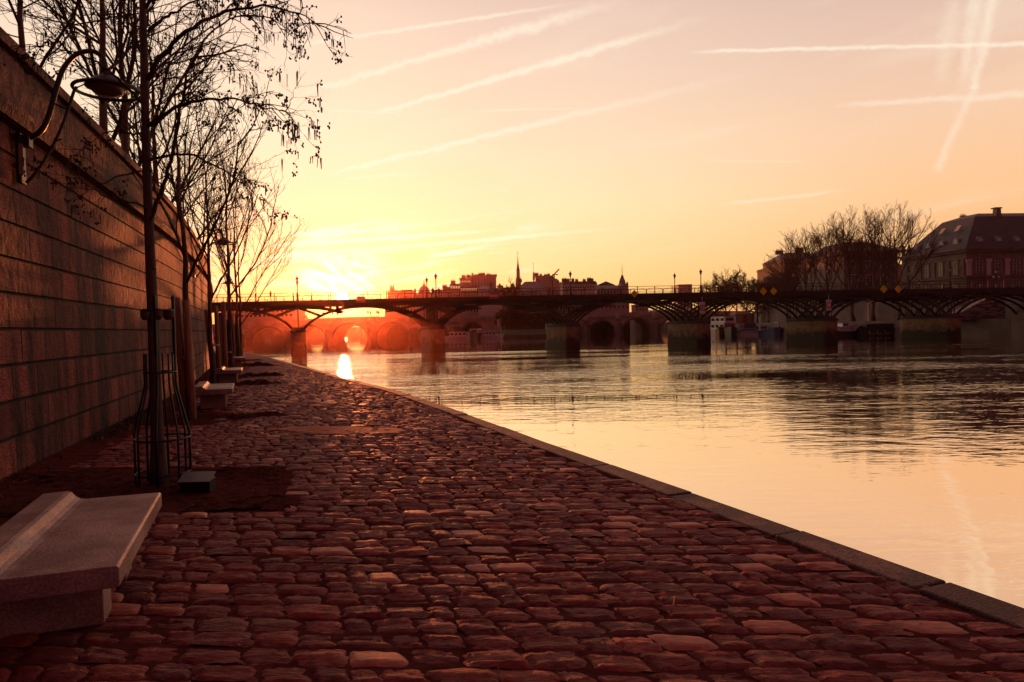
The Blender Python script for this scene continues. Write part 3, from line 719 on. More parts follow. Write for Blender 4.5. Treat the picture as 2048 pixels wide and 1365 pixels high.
# ------------------------------------------------------------------ tree guard
def guard():
    c = Vector((-3.79, 7.33, 0)); root = empty('tree_guard', c, 'dark metal cage of flared upright bars around the near alder trunk', 'tree guard')
    for k in range(8):
        a = 2*math.pi*(k+.35)/8; R = lambda r: (c.x + r*math.cos(a), c.y + r*math.sin(a))
        mb = MB(); top = 1.4 if k % 3 else 2.02
        pts = [(*R(.27), -.02), (*R(.27), .55), (*R(.255), .62), (*R(.165), 1.0), (*R(.152), 1.08), (*R(.15), top)]
        mb.tube(pts, [.011]*6 if k % 3 else [.013]*6, 6); mb.build('bar', M['iron'], root, smooth=True)
        if k % 3 == 0:
            mb = MB(); q = R(.15); mb.box((q[0], q[1], 1.7), (.03, .03, .62)); mb.build('upright_post', M['iron'], root)
    def ring(r, z, t):
        mb = MB(); n = 28; pts = [(c.x + r*math.cos(2*math.pi*k/n), c.y + r*math.sin(2*math.pi*k/n), z) for k in range(n+1)]
        mb.tube(pts, t, 5, False); mb.build('ring', M['iron'], root, smooth=True)
    ring(.272, .12, .010); ring(.272, .49, .012); ring(.155, 1.2, .012); ring(.155, 1.86, .012)
    for k in range(5):
        a = k*1.3; mb = MB(); mb.lathe((c.x+.13*math.cos(a), c.y+.13*math.sin(a), 1.76), [(.02, 0), (.045, .03), (.045, .09), (.02, .12)], 8)
        mb.build('rubber_buffer', M['strap2'], root, smooth=True)
M['strap2'] = mat('rubber', (.09, .045, .03), .7, .3, 9)
guard()

# ------------------------------------------------------------------ wall lamps
def make_lamp():
    # local: wall plane at x=0, +x towards the river
    root = empty('wall_lamp', (0, 0, 0), 'x', 'lamp', 'wall lamps on curved brackets')
    mb = MB(); mb.box((.03, 0, 0), (.06, .16, .62)); mb.box((.09, 0, .22), (.12, .14, .14)); bevel(mb.build('wall_plate', M['iron'], root), .008)
    mb = MB(); mb.box((.062, -.085, -.02), (.05, .01, .38)); mb.build('cover_strip', M['pipe2'], root)
    # thick S arm
    arm = [Vector(p) for p in [(.12, 0, .26), (.26, 0, .36), (.36, 0, .58), (.44, 0, .88), (.53, 0, 1.16), (.68, 0, 1.36), (.86, 0, 1.42), (.98, 0, 1.36), (1.02, 0, 1.22)]]
    arm = [Vector((p[0], p[1], 0)) for p in smooth_line([(v.x, v.z) for v in arm], 5)]; arm = [Vector((p.x, 0, p.y)) for p in arm]
    mb = MB(); mb.tube(arm, [.034 - .006*i/len(arm) for i in range(len(arm))], 10); mb.tube([(.98, 0, 1.3), (1.02, 0, 1.12)], [.045, .05], 10); mb.build('arm', M['iron'], root, smooth=True)
    lo = smooth_line([(.08, -.3), (.22, -.12), (.42, .25), (.56, .62), (.64, .88), (.68, .95)], 5)
    mb = MB(); mb.tube([(p[0], 0, p[1]) for p in lo], .02, 8); mb.tube([(.42, 0, .72), (.58, 0, .64)], .012, 6); mb.build('brace', M['iron'], root, smooth=True)
    mb = MB(); n = 36; mb.tube([(1.03 + .39*math.cos(2*math.pi*k/n), .39*math.sin(2*math.pi*k/n), .93) for k in range(n+1)], .023, 8, False)
    for a in (0, math.pi/2, -math.pi/2, math.pi): mb.tube([(1.03 + .37*math.cos(a), .37*math.sin(a), .93), (1.03 + .24*math.cos(a), .24*math.sin(a), 1.0)], .009, 5)
    mb.build('guard_ring', M['iron'], root, smooth=True)
    mb = MB(); mb.lathe((1.03, 0, .93), [(.262, .03), (.265, .045), (.24, .08), (.17, .14), (.07, .18), (.05, .24)], 24); sh = mb.build('shade', M['iron'], root, smooth=True)
    mb = MB(); mb.lathe((1.03, 0, .93), [(.05, -.07), (.16, -.045), (.20, -.0), (.22, .035)], 20); mb.build('diffuser', M['gold2'], sh, smooth=True)
    return root
M['pipe2'] = mat('worn_plate', (.35, .24, .2), .6, .2, 9)
M['gold2'] = mat('milky_glass', (.16, .12, .11), .2, .1, 4)
lamp = make_lamp()
def wall_at(y):
    x = interpX(WALL, y); x2 = interpX(WALL, y+.5); a = math.atan2(-(x2-x), .5); return x, a   # wall direction angle
for i, (Y, z, lab) in enumerate([(8.62, 3.85, 'dark curved lamp with round shade and ring fixed to the wall at upper left'),
                                (24.6, 3.95, 'second dark wall lamp, seen between the young tree crowns'),
                                (44.5, 3.95, 'third and farthest wall lamp, small above the footbridge end')]):
    x, a = wall_at(Y)
    if i == 0: lamp.location = (x + .03, Y, z); lamp.rotation_euler = (0, 0, a); lamp['label'] = lab
    else: copy_tree(lamp, (x + .03, Y, z), a, lab)

# ------------------------------------------------------------------ iron footbridge
BX = Vector((.9969, .0785, 0)); BC = Vector((-.2947, .9556, 0)); B0 = Vector((-34.0, 108.8, 0)); BW = 8.6; DZ = 6.62
def bp(s, w, z): return B0 + BX*s + BC*w + Vector((0, 0, z))
def dz(s): return DZ + .22*(1 - ((s-55)/80)**2) - .14
def bridge():
    root = empty('footbridge', bp(55, 0, WZ), 'long dark iron arched footbridge on stone piers crossing the river', 'bridge')
    # deck
    mb = MB(); S = [-30 + 2*i for i in range(84)]
    for a, b in zip(S, S[1:]):
        z0 = dz(a); z1 = dz(b)
        mb.sweep([bp(a, -.25, z0-.42), bp(b, -.25, z1-.42), bp(b, -.25, z1), bp(a, -.25, z0)], BC*(BW+.5))
        mb.sweep([bp(a, -.05, z0-.9), bp(b, -.05, z1-.9), bp(b, -.05, z1-.415), bp(a, -.05, z0-.415)], BC*.25)
        mb.sweep([bp(a, BW-.2, z0-.9), bp(b, BW-.2, z1-.9), bp(b, BW-.2, z1-.415), bp(a, BW-.2, z0-.415)], BC*.25)
    mb.build('deck', M['bridge'], root)
    # arches, one part per span, five ribs each
    for i in range(-1, 6):
        mb = MB(); s0 = 22*i; sp = 1.75; zt = 5.62; n = 18
        for w in (0, BW/4, BW/2, 3*BW/4, BW):
            P = []
            for k in range(n+1):
                t = 2*k/n-1; s = s0 + 11 + t*10.3
                P.append((s, dz(s) - .98 - (zt - sp - .1)*(1 - math.sqrt(max(0, 1-(t*.93)**2)))/(1-math.sqrt(1-.93**2))))
            for a, b in zip(P, P[1:]):
                mb.bar(bp(a[0], w, a[1]), bp(b[0], w, b[1]), .22, .36)
            # spandrel verticals near the crown quarter
            for k in (4, 5, 6, 7, n-4, n-5, n-6, n-7):
                mb.bar(bp(P[k][0], w, P[k][1]), bp(P[k][0], w, dz(P[k][0])-.5), .10, .10)
        # cross bracing between ribs
        for k in range(0, n+1, 2):
            t = 2*k/n-1; s = s0 + 11 + t*10.3; z = P[k][1]
            mb.bar(bp(s, 0, z), bp(s, BW, z), .10, .10)
        mb.build('arch', M['bridge'], root)
    # spandrel frame above each pier
    for i in range(0, 6):
        s0 = 22*i; mb = MB()
        for w in (0, BW/4, BW/2, 3*BW/4, BW):
            up = []
            for k in range(9):
                t = 2*k/8-1; s = s0 + 7.2*t; up.append((s, dz(s) - 1.0 - 1.0*t*t*abs(t)**.3))
            for a, b in zip(up, up[1:]): mb.bar(bp(a[0], w, a[1]), bp(b[0], w, b[1]), .16, .24)
            for sg in (-1, 1):
                mb.bar(bp(s0, w, dz(s0)-1.0), bp(s0 + sg*3.9, w, 4.05), .14, .18)
                if i > 0:
                    mb.bar(bp(s0 + sg*2.6, w, dz(s0)-1.1), bp(s0 + sg*5.6, w, 4.75), .10, .12)
                    mb.bar(bp(s0 + sg*.55, w, 2.2), bp(s0 + sg*.55, w, dz(s0)-.9), .12, .12)
            mb.bar(bp(s0, w, 1.9), bp(s0, w, dz(s0)-.9), .14, .14)
        for a, b in ((0, 1), (1, 2), (2, 3), (3, 4)):
            if i > 0:
                mb.bar(bp(s0, a*BW/4, 2.2), bp(s0, b*BW/4, 5.6), .07, .07); mb.bar(bp(s0, b*BW/4, 2.2), bp(s0, a*BW/4, 5.6), .07, .07)
        for z in (4.05,):
            for sg in (-1, 1): mb.bar(bp(s0 + sg*3.9, 0, z), bp(s0 + sg*3.9, BW, z), .10, .10)
        mb.build('spandrel_frame', M['bridge'], root)
    # piers
    for i in range(0, 6):
        s0 = 22*i; hw = 1.15; n = 8
        def outline(k, ext):
            pts = []
            for j in range(n+1):
                a = math.pi*j/n; pts.append((s0 - k*math.cos(a), -.25 - ext - k*math.sin(a)*.8))
            for j in range(n+1):
                a = math.pi*j/n; pts.append((s0 + k*math.cos(a), BW + .25 + ext + k*math.sin(a)*.8))
            return pts
        body = [(hw*1.1, WZ-1.5)]; zc = WZ + .35
        while zc < 1.3:
            kk = hw*(1.07 - .02*(zc-WZ)); body += [(kk, zc-.03), (kk-.06, zc-.015), (kk-.06, zc+.025), (kk, zc+.04)]; zc += .52
        body += [(hw, 1.5)]
        def loft(rows, name, m):
            mb = MB(); k = 0; b = 0
            for hw_, z in rows:
                P = outline(hw_, 0); k = len(P)
                for a, w in P: mb.v.append(tuple(bp(a, w, z)))
            for r_ in range(len(rows)-1):
                for j in range(k):
                    j2 = (j+1) % k; mb.f.append((r_*k+j, r_*k+j2, (r_+1)*k+j2, (r_+1)*k+j))
            mb.f.append(tuple((len(rows)-1)*k + j for j in range(k))); mb.f.append(tuple(reversed(range(k))))
            return mb.build(name, m, root)
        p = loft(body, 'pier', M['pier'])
        cap = loft([ (hw*1.1, 1.5), (hw*1.12, 1.72), (hw*1.0, 1.82), (hw*.7, 2.15), (hw*.62, 2.3)], 'pier_cap', M['capdark'])
    # abutments
    mb = MB(); mb.sweep([bp(131, -2, WZ-1), bp(190, -2, WZ-1), bp(190, -2, 5.6), bp(131, -2, 5.6)], BC*(BW+4)); mb.build('abutment', M['soot'], root)
    # railings
    for w, nm in ((-.1, 0), (BW+.1, 1)):
        mb = MB(); st = 22/7.5; k = 0; s = -30
        while s < 136:
            z = dz(s); z2 = dz(s+st)
            mb.bar(bp(s, w, z), bp(s, w, z+1.18), .11, .11)
            mb.bar(bp(s, w, z+1.16), bp(s+st, w, z2+1.16), .09, .07)
            mb.bar(bp(s, w, z+.66), bp(s+st, w, z2+.66), .045, .04)
            mb.bar(bp(s+st/2, w, z), bp(s+st/2, w, z+.68), .07, .07)
            mb.bar(bp(s, w, z+.95), bp(s+st/2, w, z+.70), .035, .035); mb.bar(bp(s+st/2, w, z+.70), bp(s+st, w, z2+.95), .035, .035)
            mb.bar(bp(s, w, z+.1), bp(s+st, w, z2+.1), .035, .035)
            s += st
        mb.build('railing', M['bridge'], root)
    return root
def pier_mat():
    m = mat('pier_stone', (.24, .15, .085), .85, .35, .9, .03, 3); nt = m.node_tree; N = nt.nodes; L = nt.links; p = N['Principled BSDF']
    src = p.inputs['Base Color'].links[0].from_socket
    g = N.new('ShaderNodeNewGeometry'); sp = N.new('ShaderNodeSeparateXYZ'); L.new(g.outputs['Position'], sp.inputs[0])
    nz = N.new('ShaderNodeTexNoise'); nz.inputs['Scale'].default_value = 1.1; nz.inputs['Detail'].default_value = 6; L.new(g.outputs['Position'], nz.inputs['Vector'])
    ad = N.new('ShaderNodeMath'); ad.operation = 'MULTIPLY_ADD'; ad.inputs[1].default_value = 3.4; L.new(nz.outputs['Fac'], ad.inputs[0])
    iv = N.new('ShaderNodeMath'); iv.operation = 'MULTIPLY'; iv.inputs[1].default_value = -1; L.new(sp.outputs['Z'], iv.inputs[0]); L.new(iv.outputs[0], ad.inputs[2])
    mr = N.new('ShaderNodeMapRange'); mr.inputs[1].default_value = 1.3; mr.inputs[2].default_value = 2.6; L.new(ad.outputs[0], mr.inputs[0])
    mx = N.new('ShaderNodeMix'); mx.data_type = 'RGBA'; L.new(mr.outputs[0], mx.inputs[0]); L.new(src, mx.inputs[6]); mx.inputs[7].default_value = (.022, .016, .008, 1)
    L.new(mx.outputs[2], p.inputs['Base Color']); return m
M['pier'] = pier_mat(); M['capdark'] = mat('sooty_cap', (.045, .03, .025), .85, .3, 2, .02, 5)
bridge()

# lanterns on the footbridge
def make_bridge_lamp():
    root = empty('bridge_lamp', (0, 0, 0), 'x', 'lamp post', 'lamp posts on the iron footbridge')
    mb = MB(); mb.lathe((0, 0, 0), [(.26, 0), (.26, .15), (.17, .3), (.17, .95), (.22, 1.02), (.14, 1.12), (.08, 1.3), (.065, 2.55), (.11, 2.6), (.06, 2.68), (.055, 2.95)], 8); mb.build('post', M['bridge'], root)
    mb = MB(); mb.lathe((0, 0, 0), [(.09, 2.92), (.20, 3.4)], 6); lg = mb.build('lantern', M['gold'], root)
    mb = MB(); mb.lathe((0, 0, 0), [(.24, 3.4), (.27, 3.45), (.20, 3.58), (.08, 3.72), (.035, 3.9), (.01, 4.0)], 6)
    for k in range(6):
        a = 2*math.pi*k/6; mb.tube([(.09*math.cos(a), .09*math.sin(a), 2.92), (.205*math.cos(a), .205*math.sin(a), 3.4)], .014, 4)
    mb.build('lantern_cap', M['bridge'], lg)
    return root
bl0 = make_bridge_lamp(); k = 0
nm = ['first pier beside the sun', 'second pier', 'third pier', 'fourth pier', 'fifth pier', 'sixth pier near the far bank']
for i in range(6):
    for w, sd in ((.15, 'near'), (BW-.1, 'far')):
        lab = 'dark lamp post on the %s railing above the %s' % (sd, nm[i])
        lab = lab
        P = bp(22*i, w, dz(22*i))
        if k == 0: bl0.location = P; bl0['label'] = lab
        else: copy_tree(bl0, P, 0, lab)
        k += 1

def on_bridge(px, py):
    """point of the near face of the footbridge seen at px, py"""
    d = ray(px, py); u = d.x/d.y; n0 = B0 - BC*.45
    s = (u*n0.y - n0.x)/(BX.x - u*BX.y); return s, W(px, py, n0.y + s*BX.y).z
PX = 110/F
def plate(mb, s, z, w, h, off, t=.04):
    mb.sweep([bp(s-w/2, off, z-h/2), bp(s+w/2, off, z-h/2), bp(s+w/2, off, z+h/2), bp(s-w/2, off, z+h/2)], BC*t)
for px, py, lab in [(1269, 588, 'single yellow diamond board on the middle span of the footbridge'), (1527, 583, 'left of the yellow diamond pair between the fourth and fifth piers'),
                    (1547.5, 583, 'right of the yellow diamond pair between the fourth and fifth piers'), (1768, 579, 'left of the yellow diamond pair nearest the far bank'),
                    (1797, 579, 'right of the yellow diamond pair nearest the far bank')]:
    s, z = on_bridge(px, py); q = 7.4*PX*(1.0 + (px-1000)/9000)
    mb = MB(); mb.sweep([bp(s-q, -.45, z), bp(s, -.45, z-q*1.05), bp(s+q, -.45, z), bp(s, -.45, z+q*1.05)], BC*.06)
    tag(mb.build('diamond_sign', M['yellow']), lab, 'sign', 'yellow diamond boards on the footbridge')
for px, py, lab in [(988, 592, 'red board with a white middle band on the third span of the footbridge'), (722, 599.5, 'red board with a white band just right of the sun on the footbridge')]:
    s, z = on_bridge(px, py); w, h = 17.5*PX, 12*PX
    root = empty('banded_sign', bp(s, -.45, z-h/2), lab, 'sign', 'red and white banded boards')
    mb = MB(); plate(mb, s, z, w, h, -.45); mb.build('board', M['redp'], root)
    mb = MB(); plate(mb, s, z, w, h/3, -.47, .03); mb.build('white_band', M['white'], root)
for px, y0, y1, lab, kind in [(1404, 604.5, 628.5, 'white panel with a red frame and black stroke hanging above the fourth pier', 1), (1656.5, 600, 621.5, 'white panel with a red square frame hanging above the fifth pier', 2)]:
    s, z0 = on_bridge(px, y1); _, z1 = on_bridge(px, y0); z = (z0+z1)/2; h = z1-z0; w = 11.5*PX
    root = empty('panel_sign', bp(s, -.6, z0), lab, 'sign', 'framed panels hanging on the footbridge')
    mb = MB(); plate(mb, s, z, w, h, -.6); plate(mb, s, z1+.4, .08, .9, -.57, .04); mb.build('board', M['white'], root)
    mb = MB(); zc = z + (.0 if kind == 2 else .05); q = w*.98; plate(mb, s, zc, q, q*1.02, -.62, .03); mb.build('red_frame', M['redp'], root)
    mb = MB(); plate(mb, s, zc, q*.66, q*.68, -.64, .03); mb.build('inner_board', M['white'], root)
    mb = MB()
    if kind == 1:
        plate(mb, s, zc, q*.16, q*.42, -.66, .03); plate(mb, s, zc+q*.2, q*.26, q*.06, -.66, .03); plate(mb, s, zc-q*.2, q*.26, q*.06, -.66, .03)
        mb.build('black_stroke', M['blackp'], root)

# ------------------------------------------------------------------ people (tiny, on the footbridge)
def person(loc, lab, rz=0.0, seed=0, stride=.12):
    root = empty('person', loc, lab, 'person', None, rz)
    me = bpy.data.meshes.new('body')
    J = [((0, 0, .92), .15), ((0, 0, 1.15), .145), ((0, 0, 1.38), .17), ((0, 0, 1.50), .06), ((0, .02, 1.60), .085), ((0, .03, 1.70), .095),
         ((.10, 0, .86), .095), ((.11, stride, .48), .06), ((.11, -stride*.6, .08), .045), ((.11, stride*.4, .04), .04),
         ((-.10, 0, .86), .095), ((-.11, -stride*.2, .48), .06), ((-.11, -stride*1.8, .08), .045), ((-.11, -stride, .04), .04),
         ((.2, 0, 1.40), .055), ((.25, -.03, 1.12), .045), ((.22, .12, .92), .035), ((-.2, 0, 1.40), .055), ((-.25, -.03, 1.12), .045), ((-.22, .1, .92), .035)]
    Ed = [(0,1),(1,2),(2,3),(3,4),(4,5),(0,6),(6,7),(7,8),(8,9),(0,10),(10,11),(11,12),(12,13),(2,14),(14,15),(15,16),(2,17),(17,18),(18,19)]
    me.from_pydata([j[0] for j in J], Ed, []); me.materials.append(M['cloth'])
    o = bpy.data.objects.new('body', me); COL.objects.link(o); o.parent = root
    sk = o.modifiers.new('s', 'SKIN'); 
    lay = me.skin_vertices[0] if len(me.skin_vertices) else None
    if lay is None:
        bpy.context.view_layer.objects.active = o
    for i, j in enumerate(J):
        me.skin_vertices[0].data[i].radius = (j[1], j[1]*.8)
    me.skin_vertices[0].data[0].use_root = True
    ss = o.modifiers.new('u', 'SUBSURF'); ss.levels = 1; ss.render_levels = 1
    mb = MB(); mb.lathe((0, .02, 1.60), [(.08, .02), (.105, .08), (.10, .14), (.05, .19), (.01, .2)], 8); mb.build('hair', M['blackp'], root, smooth=True)
    mb = MB(); mb.lathe((0, 0, .72), [(.2, 0), (.19, .3), (.2, .6), (.16, .74), (.07, .78)], 10, 1, .7); mb.build('coat', M['cloth'], root, smooth=True)
    return root
def try_person(*a, **k):
    try: return person(*a, **k)
    except Exception as e: print('person failed', e)
def bridge_person(px, w, lab, rz, stride):
    d = ray(px, 600); u = d.x/d.y; n0 = B0 + BC*w; s = (u*n0.y - n0.x)/(BX.x - u*BX.y)
    try_person(bp(s, w, dz(s)), lab, rz, 0, stride)
bridge_person(541.5, .5, 'lone walker in a dark coat on the footbridge left of the first lamp post', 1.4, .12)
bridge_person(866, 1.2, 'person in dark clothes standing left of the lamp post on the second pier', .4, .03)
bridge_person(878, 1.0, 'person in dark clothes standing right of the lamp post on the second pier', -.6, .03)

# ------------------------------------------------------------------ old stone bridge behind
def pw(tab, x):
    for (a, b), (c, d) in zip(tab, tab[1:]):
        if a <= x <= c: return b + (d-b)*(x-a)/(c-a)
    return tab[0][1] if x < tab[0][0] else tab[-1][1]
NY = 279.0; KX = NY/F
ZT = [(420, 5.4), (500, 6.0), (600, 6.7), (700, 7.2), (800, 7.0), (950, 6.5), (1180, 6.2), (1280, 6.7), (1420, 6.4), (1500, 6.0)]
def neuf(name, label, p0, p1, arches):
    xw = lambda px: (px-1024)*KX
    root = empty('stone_bridge', (xw((p0+p1)/2), NY, WZ), label, 'bridge')
    cols = set([p0, p1] + [p0 + (p1-p0)*k/40 for k in range(41)])
    for a, b in arches:
        for k in range(17): cols.add((a+b)/2 - (b-a)/2*math.cos(math.pi*k/16))
    cols = sorted(cols); mb = MB(); D = 20
    def zlow(px):
        for a, b in arches:
            if a < px < b:
                t = (px-(a+b)/2)/((b-a)/2); return WZ + .6 + (pw(ZT, (a+b)/2)-2.95-WZ-.6)*math.sqrt(max(0, 1-t*t))
        return WZ - .6
    for a, b in zip(cols, cols[1:]):
        if b-a < 1e-6: continue
        m = (a+b)/2; inside = any(u < m < v for u, v in arches)
        e = 1e-4
        za = zlow(a+e) if inside else WZ-.6; zb = zlow(b-e) if inside else WZ-.6
        ta, tb = pw(ZT, a)-1.0, pw(ZT, b)-1.0
        mb.sweep([(xw(a), NY, za), (xw(b), NY, zb), (xw(b), NY, tb), (xw(a), NY, ta)], (0, D, 0))
    mb.build('masonry', M['neuf'], root)
    mb = MB()
    for a, b in zip(cols, cols[1:]):
        ta, tb = pw(ZT, a), pw(ZT, b)
        mb.sweep([(xw(a), NY-.25, ta-1.0), (xw(b), NY-.25, tb-1.0), (xw(b), NY-.25, tb), (xw(a), NY-.25, ta)], (0, .6, 0))
        mb.sweep([(xw(a), NY-.55, ta-1.35), (xw(b), NY-.55, tb-1.35), (xw(b), NY-.55, tb-1.002), (xw(a), NY-.55, ta-1.002)], (0, .548, 0))
    mb.build('parapet', M['neuf'], root)
    mb = MB(); x = xw(p0)
    while x < xw(p1):
        z = pw(ZT, x/KX+1024)-1.36; mb.sweep([(x, NY-.5, z-.5), (x+.35, NY-.5, z-.5), (x+.35, NY-.5, z), (x, NY-.5, z)], (0, .498, 0)); x += 1.0
    mb.build('corbels', M['neuf'], root)['kind'] = 'stuff'
    for a, b in arches:      # voussoir ring, slightly proud
        mb = MB(); c = (a+b)/2; h = (b-a)/2; cr = pw(ZT, c)-2.95-WZ-.6; n = 18
        for k in range(n):
            q = []
            for kk in (k, k+1):
                th = math.pi*kk/n; q.append((xw(c)-math.cos(th)*h*KX, WZ+.6+cr*math.sin(th)))
            (x0, z0), (x1, z1) = q; f = 1.0
            cxw = xw(c); o = lambda x, z: (cxw+(x-cxw)*(1+.75/(h*KX)), (z-WZ-.6)*(1+.75/cr)+WZ+.6)
            A, B2 = o(x0, z0), o(x1, z1)
            mb.sweep([(x0, NY-.12, z0), (x1, NY-.12, z1), (B2[0], NY-.12, B2[1]), (A[0], NY-.12, A[1])], (0, .118, 0))
        mb.build('arch_ring', M['soot'], root)
    gaps = [(arches[i][1], arches[i+1][0]) for i in range(len(arches)-1)]
    for a, b in gaps:
        c = xw((a+b)/2); hw = max(1.2, (b-a)/2*KX*.92); mb = MB(); zt = pw(ZT, (a+b)/2)
        mb.sweep([(c-hw, NY-.002, WZ-.5), (c, NY-hw*1.3, WZ-.5), (c+hw, NY-.002, WZ-.5)], (0, 0, 4.9)); mb.build('cutwater', M['soot'], root)
        mb = MB(); mb.lathe((c, NY, 0), [(hw*.5, zt-3.2), (hw*.95, zt-2.5), (hw*1.0, zt-1.5), (hw*1.1, zt-1.2), (hw*1.0, zt-1.0), (hw*1.0, zt+.05)], 14, 1, .8); mb.build('bay', M['neuf'], root)
    return root
neuf('stone_bridge', 'old multi arched stone bridge seen beyond the footbridge on the left and centre', 400, 1010, [(430, 489), (507, 568), (585, 650), (667, 734), (755, 818), (838, 897), (923, 967)])
neuf('stone_bridge', 'right hand arm of the old stone bridge between the wooded island and far bank', 1095, 1500, [(1120, 1164), (1181, 1230), (1246, 1303), (1322, 1380), (1398, 1450)])
for i, (a, b, z, lab) in enumerate([(1269, 1279, 4.9, 'small yellow board pair on the right arm of the stone bridge'), (786, 795, 5.6, 'small yellow board pair on the left arm of the stone bridge')]):
    mb = MB(); 
    for c in (a+2.3, b-2.3):
        x = (c-1024)*KX; mb.sweep([(x-.45, NY-.75, z), (x, NY-.75, z-.45), (x+.45, NY-.75, z), (x, NY-.75, z+.45)], (0, .08, 0))
    tag(mb.build('bridge_board', M['yellow']), lab, 'sign')
def make_small_lamp():
    root = empty('street_lamp', (0, 0, 0), 'x', 'lamp post', 'lamp posts on the old stone bridge')
    mb = MB(); mb.lathe((0, 0, 0), [(.3, 0), (.18, .6), (.10, .9), (.09, 2.3)], 6); mb.build('post', M['bridge'], root)
    mb = MB(); mb.lathe((0, 0, 0), [(.12, 2.3), (.32, 2.5), (.34, 2.9), (.4, 3.0), (.2, 3.4), (.03, 3.9)], 6); mb.build('lantern', M['bridge'], root)
    return root
sl = make_small_lamp()
names = ['farthest left lamp post on the stone bridge, left of the sun glare', 'second lamp post from the left on the stone bridge', 'third lamp post from the left on the stone bridge', 'first of four lamp posts on the stone bridge right of the sun', 'second of four lamp posts on the stone bridge right of the sun', 'third of four lamp posts on the stone bridge right of the sun', 'last of four lamp posts on the stone bridge right of the sun']
for i, px in enumerate([647, 661, 666, 730, 737, 747, 755]):
    P = ((px-1024)*KX, NY + (i % 2)*12 + .6, pw(ZT, px)-1.0)
    if i: copy_tree(sl, P, 0, names[i])
    else: sl.location = P; sl['label'] = names[i]

# ------------------------------------------------------------------ island point, far banks
mb = MB(); mb.slab([(-3.8, 236), (8, 233), (16, 240), (22, 262), (24, 300), (-16, 300), (-10, 250)], WZ-1, -1.15); o = mb.build('island_bank', M['quaywall']); o['kind'] = 'structure'
mb = MB(); n = 24; r = np.random.RandomState(4)
for j in range(n):
    for i in range(n):
        a, b = i/(n-1), j/(n-1); x0, x1 = (-3.2 - 8*b), (14 + 8*b); mb.v.append((x0+(x1-x0)*a, 236.6+40*b, -1.14 + 1.6*min(1, b*5)**.7 + .06*r.randn()))
for j in range(n-1):
    for i in range(n-1): mb.f.append((j*n+i, j*n+i+1, (j+1)*n+i+1, (j+1)*n+i))
o = mb.build('island_lawn', M['grass'], smooth=True); o['kind'] = 'structure'
# land under the city on the island and both banks, well behind the bridge
for nm_, poly, z in [('island_ground', [(-58, 300), (52, 300), (80, 420), (70, 900), (-90, 900), (-75, 420)], 4.0), ('right_bank_ground', [(-900, 300), (-118, 300), (-112, 420), (-140, 900), (-900, 900)], 4.2),
                     ('left_bank_ground', [(84, 300), (1490, 300), (1490, 904), (75, 904)], 5.6), ('city_ground', [(-890, 905), (1490, 905), (1490, 1190), (-890, 1190)], 4.1)]:
    mb = MB(); mb.slab(poly, WZ-1, z); o = mb.build(nm_, M['quaywall']); o['kind'] = 'structure'
mb = MB(); mb.box((-49, 480, 5.2), (128, 16, 1.6))
for k in range(9): mb.box((-104+k*14, 480, 1.2), (2.4, 18, 7))
tag(mb.build('far_bridge', M['neuf']), 'faint far bridge glimpsed through the sunlit arches of the stone bridge', 'bridge')

# left bank: lower quay, embankment wall, street
BANK = [(118, 96), (104, 112), (92, 131), (84, 146), (77, 163), (72, 185), (70, 210), (74, 240), (84, 275)]
BANKU = offset(BANK, 13)
mb = MB()
for a, b in zip(BANK, BANKU): mb.v += [(a[0], a[1], 1.15), (b[0]+.4, b[1], 1.15), (a[0], a[1], WZ-.6)]
for i in range(len(BANK)-1): mb.f += [(3*i, 3*i+1, 3*i+4, 3*i+3), (3*i, 3*i+3, 3*i+5, 3*i+2)]
o = mb.build('lower_quay', M['soot']); o['kind'] = 'structure'
root = empty('embankment_wall', (84, 170, 1.1), 'pale stone embankment wall of the far bank behind the boats and trunks', 'wall')
mb = MB()
for b in BANKU: mb.v += [(b[0], b[1], 1.0), (b[0]+.3, b[1]+.1, 6.3)]
for i in range(len(BANKU)-1): mb.f.append((2*i, 2*i+1, 2*i+3, 2*i+2))
mb.build('wall_face', M['palace'], root)
mb = MB()
for a, b in zip(BANKU, BANKU[1:]): mb.sweep([(a[0]-.2, a[1], 6.302), (a[0]+.5, a[1], 6.302), (a[0]+.5, a[1], 7.3), (a[0]-.2, a[1], 7.3)], (b[0]-a[0], b[1]-a[1], 0))
mb.build('parapet', M['palace'], root)
mb = MB()
for b in BANKU: mb.v += [(b[0]+.3, b[1], 6.3), (b[0]+600, b[1]+60, 6.3)]
for i in range(len(BANKU)-1): mb.f.append((2*i, 2*i+2, 2*i+3, 2*i+1))
o = mb.build('far_street', M['soot']); o['kind'] = 'structure'
# pale masonry ramp by the right abutment
Yr = 133.0
def R(px, py, Y=Yr): return W(px, py, Y)
mb = MB(); mb.sweep([R(1908, 640), R(1916, 628), R(1986, 591), R(2016, 592), R(2016, 640)], (3.2, 8, 0)); 
tag(mb.build('masonry_ramp', mat('ramp_stone', (.10, .075, .07), .9, .4, 1.6, .06, 4, col2=(.42, .32, .30), stretch=(.5, .5, 2.2), pos=(.44, .58))), 'pale sloping masonry buttress under the right end of the footbridge', 'ramp')

